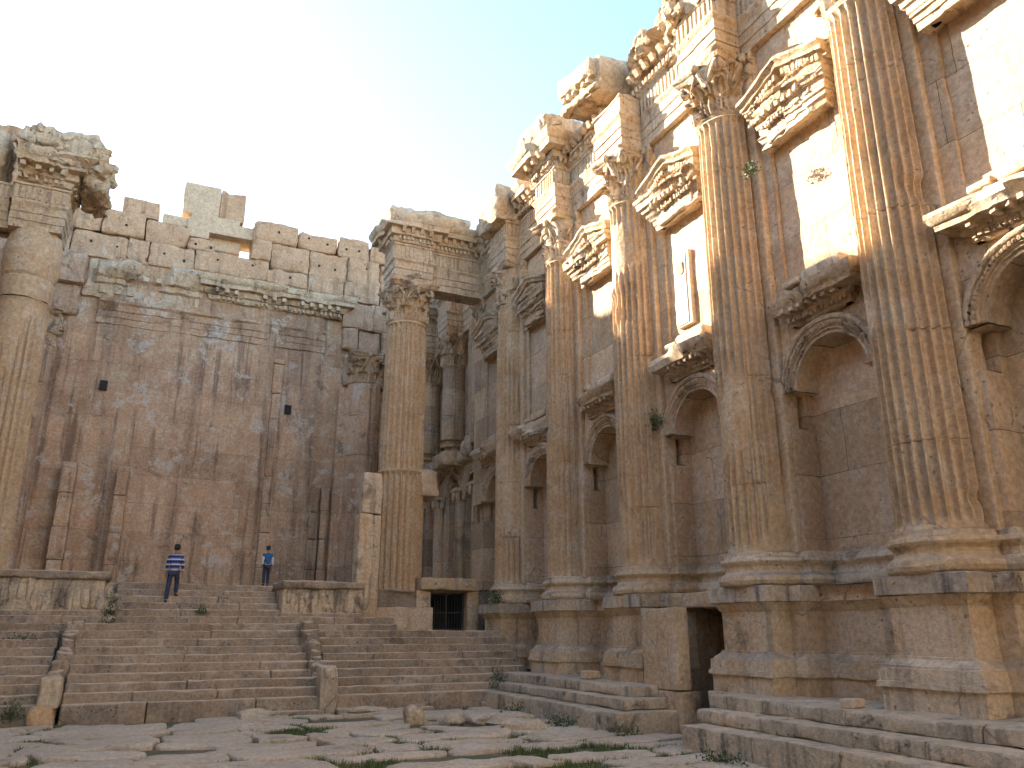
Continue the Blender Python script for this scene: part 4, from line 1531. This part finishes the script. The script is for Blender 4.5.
# restored blocks on top: things of their own
t = thing("restored_lintel", "pale newly cut stone lintel laid on the rear wall top under a square block", "block", (1.5, 42.9, 22.6))
m = MB()
rbox(m, .35, 3.95, 42.5, 44.2, 23.0, 23.72, .02, .3, .02, .01)
rbox(m, .35, 1.5, 42.5, 44.2, 22.6, 23.05, .02, .3, .02, .01)
rbox(m, -.9, .6, 42.6, 44.2, 23.12, 23.66, .02, .3, .25, .03)
rbox(m, .5, 3.0, 42.5, 44.2, 23.7, 24.0, .02, .3, .02, .01)
m.build("lintel_body", M_NEW, t)
m = MB()
rbox(m, 1.5, 3.2, 43.1, 44.3, 22.3, 23.02, .02, .3, .02, .01)
m.build("inner_course", M_NEW, t)
for (nm, lab, bx, mt, ch) in (
        ("square_block", "pale square newly cut block standing on the restored lintel of the rear wall", (0.0, 1.86, 42.6, 44.0, 24.0, 25.85), M_NEW, .02),
        ("broken_block", "broken weathered block beside the pale square block on top of the rear wall", (1.9, 3.2, 42.6, 44.0, 24.0, 25.75), M_TOP, .35),
        ("loose_block", "lone sunlit block lying on the rear wall top, left of the pale restored stones", (-2.85, -1.1, 42.4, 43.6, 23.12, 24.1), M_TOP, .2)):
    m = MB()
    rbox(m, *bx, .04, .2, ch, .06, 1.2, bx[0] + 4)
    o = m.build(nm, mt, origin=((bx[0] + bx[1]) / 2, (bx[2] + bx[3]) / 2, bx[4]))
    tag(o, lab, "block", "blocks on top of the rear wall")

# engaged columns of the rear wall
for k, (x, lab, worn) in enumerate(((10.42, "smooth round column with leafy capital against the rear wall, right corner", 0), (-5.7, "worn column stump with blackened capital against the rear wall, left corner", 1))):
    t = thing("rear_column", lab, "column", (x, 42.1, 3.82), "engaged columns of the rear wall")
    shaft_mesh(x, 42.15, 3.82, Z_NECK, .98, .9, 30 + k, flute=0, wear=.2, drums=(6.2, 8.7, 11.2, 13.4), rows=.2).build("shaft", M_REAR, t, sharp=50)
    capital_mesh(x, 42.15, Z_NECK, 1.75, .9, 31 + k, .15 + .5 * worn).build("capital", M_CARV, t, sharp=50)

# ------------------------------------------------------------------ left side wall (mostly outside the picture)
lw = thing("left_wall", "left-hand side wall of the hall behind the left column, at the photo's left edge", "wall", (-9.8, 20, 0))
m = MB()
plane_grid(m, (-9.4, -14, 0), (0, 57, 0), (0, 0, 21), 80, 40)
plane_grid(m, (-9.4, 38.5, 21), (0, 4.4, 0), (0, 0, 5.8), 8, 8)
m.build("masonry", M_REAR, lw, amp=.06, f=.8)
m = MB()
rbox(m, -11.8, -9.5, 38.5, 45, 20.9, 26.8, .05, .8, .3, .2, .6, 5)  # corner raised out of view to cut the low sun on the columns
rbox(m, -11.8, -9.5, -14, 43, 0, 21.0, .05, 1.2, .2, .1, .6, 3)
m.build("wall_core", M_TOP, lw)

ew = thing("entrance_wall", "unseen entrance wall added behind the viewpoint to bounce warm light, with a tall doorway", "wall", (2.3, -15, 0))
m = MB()
for xa, xb, za, zb_ in ((-9.4, -1.2, 0, 20), (5.8, 13.4, 0, 20), (-1.2, 5.8, 13.5, 20)):
    rbox(m, xa, xb, -17.2, -15.0, za, zb_, .05, .6, .1, .05, .6, xa)
m.build("masonry", M_WALL, ew)  # unseen wall, added so sunlight bounces warm onto the columns' near sides

# ------------------------------------------------------------------ loose cornice block, plaque, cable
m = MB()
path = [(-.75, .9), (-.75, -.9)]
rbox(m, -.75, .95, -1.3, 1.2, -.7, .66, .22, .1, .3, .16, 1.3, 6)
rbox(m, -1.05, .5, -1.1, 1.3, -.1, .62, .12, .1, .2, .1, 1.6, 7)
teeth(m, [(-.7, 1.1), (-.7, -1.0)], .0, .26, -.3, -.12, .14, .16, .1, rnd)
rbox(m, -.86, .2, -1.2, 1.2, -.62, -.34, .08, .1, .12, .06, 1.8, 8)
m.weather(.07, 1.8)
V = m.verts()
ca, sa = math.cos(.18), math.sin(.18)
V = np.stack([V[:, 0], V[:, 1] * ca - V[:, 2] * sa, V[:, 1] * sa + V[:, 2] * ca], -1)
m.v = [V + np.array([12.75, 20.35, 20.35])]
o = m.build("cornice_fragment", M_CARV, origin=(12.9, 20.55, 19.7))
tag(o, "huge loose carved cornice block tilted on the wall top against the blue sky", "block")

t = thing("stone_plaque", "pale marble plaque fixed upright on the wall between two columns, above a niche cornice", "plaque", (13.2, 17.15, 10.4))
m = MB()
rbox(m, 13.27, 13.42, 16.72, 17.42, 10.5, 12.75, .02, .2, .02, .01)
m.build("slab", M_NEW, t)
m = MB()
rbox(m, 13.24, 13.31, 16.86, 17.4, 10.56, 12.7, .015, .2, .01, .005)
m.build("panel", flat("marble", (.46, .45, .43), .6, .12, 3), t)
m = MB()
rock(m, (13.23, 17.12, 12.25), (.03, .17, .2), 3, 9)
m.build("emblem", M_CARV, t)


def tube_obj(name, pts, r, mat, n=6):
    pts = np.array(pts, float)
    T = np.gradient(pts, axis=0)
    T /= np.linalg.norm(T, axis=1, keepdims=True)
    A = np.cross(T, np.array([.1, .2, .97]))
    A /= np.linalg.norm(A, axis=1, keepdims=True)
    B = np.cross(T, A)
    a = np.linspace(0, 2 * np.pi, n, endpoint=False)
    P = pts[:, None] + r * (np.cos(a)[None, :, None] * A[:, None] + np.sin(a)[None, :, None] * B[:, None])
    m = MB()
    m.grid(P, close_j=True)
    return m.build(name, mat, origin=pts[0])


f = np.linspace(0, 1, 12)[:, None]
o = tube_obj("cable", np.array([12.8, 31.6, 20.4]) * (1 - f) + np.array([12.9, 24.9, 20.6]) * f - np.array([0, 0, .35]) * (4 * f * (1 - f)), .02, M_IRON)
tag(o, "thin dark cable stretched against the sky from the corner cornice", "cable")

# ------------------------------------------------------------------ loose stones
STN = [((7.0, 21.2, .18), (.23, .21, .27), "upright pale stump of stone on the paving before the right flight"),
       ((7.95, 20.75, .12), (.25, .2, .18), "small rounded pale stone at the foot of the right flight"),
       ((9.4, 20.2, .1), (.6, .35, .2), "flat weathered stone lying where the flight meets the plinth steps"),
       ((8.7, 20.6, .1), (.4, .25, .16), "grey angular stone between the rounded stone and the corner"),
       ((8.9, 18.6, .1), (.55, .35, .17), "low brown stone with dark top on the paving near the plinth"),
       ((3.5, 23.75, .1), (.55, .25, .15), "low flat slab fragment at the foot of the middle flight"),
       ((6.5, 23.9, .1), (.5, .25, .14), "broken kerb stone at the foot of the pale upright slab")]
for k, (c, s, lab) in enumerate(STN):
    m = MB()
    rock(m, c, s, k * 2.3 + 1, 14, .3)
    o = m.build("loose_stone", M_PAVE if k else M_POD, origin=(c[0], c[1], 0), amp=.02, f=4)
    tag(o, lab, "stone", "loose stones on the paving")
for k, (bx, lab) in enumerate((((11.55, 11.95, 11.05, 11.3, 1.0, 1.15), "small squared brown block lying on the near plinth steps"), ((11.7, 12.15, 20.4, 20.75, 1.0, 1.22), "small squared brown block on the far plinth beside a pedestal"))):
    m = MB()
    rbox(m, *bx, .015, .1, .02, .01, 2, k, rot=.15)
    o = m.build("small_block", M_NEW if k == 0 else M_POD, origin=(bx[0], bx[2], bx[4]))
    tag(o, lab, "stone")


# ------------------------------------------------------------------ plants
def plant(c, rad, n, seed, label, leaf=.07, name="wild_plant", cat="plant", hang=0):
    rs = np.random.RandomState(seed)
    m = MB()
    c = np.array(c, float)
    D = rs.normal(size=(n, 3))
    D /= np.linalg.norm(D, axis=1, keepdims=True)
    D[:, 2] = np.abs(D[:, 2]) * (1 if not hang else -1)
    rr_ = rs.rand(n, 1) ** .45
    Pp = c + D * rr_ * np.array(rad) * (.75 + .5 * rs.rand(n, 1))
    for i in range(n):
        a = rs.normal(size=3)
        a[2] += .6
        a /= np.linalg.norm(a)
        b = np.cross(a, rs.normal(size=3))
        b /= np.linalg.norm(b)
        s = leaf * (.6 + .8 * rs.rand())
        p = Pp[i]
        m.add([p - b * s * .3, p + a * s * .55 - b * s * .05 + .0, p + a * s * 1.2, p + a * s * .55 + b * s * .4], [(0, 1, 2, 3)])
    for i in range(10):     # stems
        e = Pp[rs.randint(n)]
        w = .008
        m.add([c - (w, 0, 0), c + (w, 0, 0), e + (w * .5, 0, 0), e - (w * .5, 0, 0)], [(0, 1, 2, 3)])
    o = m.build(name, M_LEAF, origin=c, smooth=False)
    tag(o, label, cat, "wild plants growing on the ruin")


plant((12.25, 27.9, 3.22), (.32, .36, .62), 420, 1, "round green bush growing on the pedestal cap of the shaded corner column")
plant((12.55, 13.2, 13.0), (.2, .25, .35), 160, 2, "small green tuft clinging high beside the second nearest column's shaft")
plant((10.9, 24.6, .55), (.3, .3, .65), 300, 3, "dark green weed where the right flight meets the plinth steps")
plant((10.05, 21.6, .0), (.35, .5, .35), 260, 4, "low weeds along the foot of the far plinth, nearest the stairs")
plant((10.05, 18.9, .0), (.35, .7, .3), 320, 5, "long low weeds along the foot of the far plinth steps")
plant((10.4, 16.5, .0), (.4, .35, .22), 220, 6, "dark low weed clump below the broken end of the far plinth")
plant((9.95, 12.6, .0), (.22, .7, .2), 260, 7, "weeds along the foot of the near plinth steps")
plant((-2.3, 24.3, .2), (.35, .3, .55), 260, 8, "green weed beside the tilted slab of the left divider")
plant((-.5, 28.6, 2.5), (.22, .3, .9), 300, 9, "tall weeds in the gap between left parapet and upper flight")
plant((2.2, 28.9, 2.8), (.22, .18, .28), 120, 10, "small weed tuft growing on the upper flight's lower steps")
plant((9.0, 30.6, 2.3), (.25, .2, .2), 100, 11, "small weed at the plinth of the freestanding column")
plant((9.2, 42.0, 12.0), (.25, .25, .9), 220, 12, "dark ivy patch hanging on the rear wall left of its round column", hang=1)
plant((-2.6, 27.5, 1.95), (.6, .15, .22), 200, 13, "weeds on the upper steps of the left-hand flight")
plant((-3.4, 25.5, .9), (.5, .15, .25), 200, 14, "weeds on the lower steps of the left-hand flight")
plant((13.05, 18.5, 7.75), (.22, .38, .6), 360, 16, "withered dark bush growing beside an arch between the second and third nearest columns", hang=0)
plant((9.1, 26.2, 1.1), (.12, .12, .28), 80, 15, "tiny weed growing from a joint in the right-hand flight")


# ------------------------------------------------------------------ people
def skin_obj(name, verts, edges, radii, mat, parent, root=0, sub=2):
    me = bpy.data.meshes.new(name)
    me.from_pydata([tuple(v) for v in verts], edges, [])
    o = bpy.data.objects.new(name, me)
    COL.objects.link(o)
    o.parent = parent
    WORLD[o.name] = WORLD[parent.name]
    md = o.modifiers.new("skin", 'SKIN')
    md.use_smooth_shade = True
    sl = me.skin_vertices[0].data
    for i, r in enumerate(radii):
        sl[i].radius = r if isinstance(r, tuple) else (r, r)
        sl[i].use_root = (i == root)
    s = o.modifiers.new("sub", 'SUBSURF')
    s.levels = s.render_levels = sub
    me.materials.append(mat)
    return o


def stripes():
    m = bpy.data.materials.new("striped_jersey")
    m.use_nodes = True
    nt = m.node_tree
    tc = N(nt, "ShaderNodeTexCoord")
    sp = N(nt, "ShaderNodeSeparateXYZ")
    nt.links.new(tc.outputs["Object"], sp.inputs[0])
    mm = N(nt, "ShaderNodeMath", operation='MULTIPLY')
    mm.inputs[1].default_value = 1 / .165
    nt.links.new(sp.outputs[2], mm.inputs[0])
    fr = N(nt, "ShaderNodeMath", operation='FRACT')
    nt.links.new(mm.outputs[0], fr.inputs[0])
    cr = N(nt, "ShaderNodeValToRGB")
    cr.color_ramp.interpolation = 'CONSTANT'
    e = cr.color_ramp.elements
    e[0].position, e[0].color = 0, (.02, .03, .10, 1)
    e[1].position, e[1].color = .42, (.55, .57, .62, 1)
    q = e.new(.72)
    q.color = (.05, .09, .32, 1)
    nt.links.new(fr.outputs[0], cr.inputs[0])
    nt.links.new(cr.outputs[0], nt.nodes["Principled BSDF"].inputs["Base Color"])
    nt.nodes["Principled BSDF"].inputs["Roughness"].default_value = .9
    return m


M_SKIN = flat("skin", (.36, .20, .13), .6, .1)
M_HAIR = flat("hair", (.015, .012, .01), .7, .3)
M_JEAN = flat("denim", (.026, .038, .075), .9, .3, 12)
M_SHOE = flat("shoe", (.03, .028, .027), .7, .3)


def person(label, loc, H, rz, shirt, trousers, stride, lean, arms, sleeve_mat=None, lower_foot=0.0):
    """facing local +Y; stride: (left foot y, z), (right foot y, z)"""
    t = thing("person", label, "person", loc)
    t.rotation_euler = (0, 0, rz)
    k = H / 1.75
    def S(p):
        return (p[0] * k, p[1] * k, p[2] * k)
    hip = np.array((0, 0, .93 - lower_foot * .5))
    ch = hip + np.array((0, lean * .45, .42))
    nk = hip + np.array((0, lean * .62, .58))
    hd = hip + np.array((0, lean * .75 + .02, .74))
    hd2 = hd + np.array((0, .01, .10))
    V = [hip, hip + (ch - hip) * .5, ch, nk, hd, hd2]
    Rr = [(.15, .115), (.14, .105), (.16, .115), (.055, .055), (.075, .085), (.07, .085)]
    E = [(0, 1), (1, 2), (2, 3), (3, 4), (4, 5)]
    limbs = {}
    for s, (ay, az) in zip((-1, 1), arms):
        sh = ch + np.array((s * .19, 0, .08))
        el = sh + np.array((s * .05, ay * .4 - .03, -.27))
        wr = el + np.array((s * .01, ay + .03, -.24 + az))
        fi = wr + np.array((0, .02, -.10))
        n = len(V)
        V += [sh, el, wr, fi]
        Rr += [.062, .045, .032, (.04, .022)]
        E += [(2, n), (n, n + 1), (n + 1, n + 2), (n + 2, n + 3)]
        for fx in (-.018, -.006, .006, .018):     # fingers
            n2 = len(V)
            V += [fi + np.array((fx, .01, -.05)), fi + np.array((fx, .03, -.085 + abs(fx) * .6))]
            Rr += [.009, .007]
            E += [(n + 3, n2), (n2, n2 + 1)]
        n2 = len(V)
        V += [wr + np.array((-s * .035, .03, -.06))]
        Rr += [.011]
        E += [(n + 2, n2)]
        limbs[('a', s)] = (sh, el, wr)
    for s, (fy_, fz) in zip((-1, 1), stride):
        hp = hip + np.array((s * .09, 0, -.04))
        an = np.array((s * .10, fy_, fz + .08))
        kn = (hp + an) / 2 + np.array((s * .01, .10 if fy_ > 0 else .05, .03))
        to = an + np.array((s * .02, .15, -.05))
        n = len(V)
        V += [hp, kn, an, to]
        Rr += [.085, .055, .038, (.04, .028)]
        E += [(0, n), (n, n + 1), (n + 1, n + 2), (n + 2, n + 3)]
        limbs[('l', s)] = (hp, kn, an, to)
    skin_obj("body", [S(v) for v in V], E, [tuple(np.array(r) * k) if isinstance(r, tuple) else r * k for r in Rr], M_SKIN, t)
    # shirt
    V = [hip + np.array((0, 0, -.02)), hip + (ch - hip) * .5, ch, nk + np.array((0, 0, .01)), ch + (nk - ch) * .55]
    Rr = [(.175, .135), (.165, .13), (.19, .165), (.085, .085), (.15, .14)]
    E = [(0, 1), (1, 2), (2, 4), (4, 3)]
    for s in (-1, 1):
        sh, el, wr = limbs[('a', s)]
        n = len(V)
        V += [sh, el, wr - (wr - el) * .15]
        Rr += [.08, .062, .05]
        E += [(2, n), (n, n + 1), (n + 1, n + 2)]
    skin_obj("shirt", [S(v) for v in V], E, [tuple(np.array(r) * k) if isinstance(r, tuple) else r * k for r in Rr], shirt, t)
    if sleeve_mat:
        for s in (-1, 1):
            sh, el, wr = limbs[('a', s)]
            a_, b_ = sh + (el - sh) * .25, wr - (wr - el) * .1
            skin_obj("sleeve", [S(a_), S(el), S(b_)], [(0, 1), (1, 2)], [.085 * k, .07 * k, .056 * k], sleeve_mat, t)
    V, Rr, E = [hip + np.array((0, 0, .03))], [(.17, .13)], []
    for s in (-1, 1):
        hp, kn, an, to = limbs[('l', s)]
        n = len(V)
        V += [hp, kn, an + np.array((0, 0, .0))]
        Rr += [.105, .08, .066]
        E += [(0, n), (n, n + 1), (n + 1, n + 2)]
        skin_obj("shoe", [S(an + np.array((0, -.05, -.03))), S(an + np.array((0, .03, -.04))), S(to + np.array((0, .03, .0)))], [(0, 1), (1, 2)], [(.05 * k, .045 * k), (.052 * k, .045 * k), (.045 * k, .03 * k)], M_SHOE, t)
    skin_obj("trousers", [S(v) for v in V], E, [tuple(np.array(r) * k) if isinstance(r, tuple) else r * k for r in Rr], trousers, t)
    m = MB()
    W = WORLD[t.name]
    hc = np.array(S(hd + np.array((0, -.02, .075))))
    rock(m, hc + W, (.098 * k, .112 * k, .115 * k), 2, 14, .06)
    m.build("hair", M_HAIR, t, sharp=180)
    return t


person("man in a blue and white striped jersey and jeans climbing the upper steps", (1.25, 29.85, step_z(12)), 1.78, R(-12), stripes(), M_JEAN, ((-.32, .0), (.14, .2225)), .16, ((.02, .0), (.06, .02)), lower_foot=-.12)
person("boy in a blue vest with pale sleeves and jeans standing on the top step", (4.42, 30.9, step_z(15)), 1.36, R(10), flat("blue_vest", (.02, .10, .24), .85, .15), M_JEAN, ((0, 0), (.03, 0)), .02, ((.02, 0), (.02, .0)), flat("pale_sleeve", (.5, .52, .58), .9, .1))
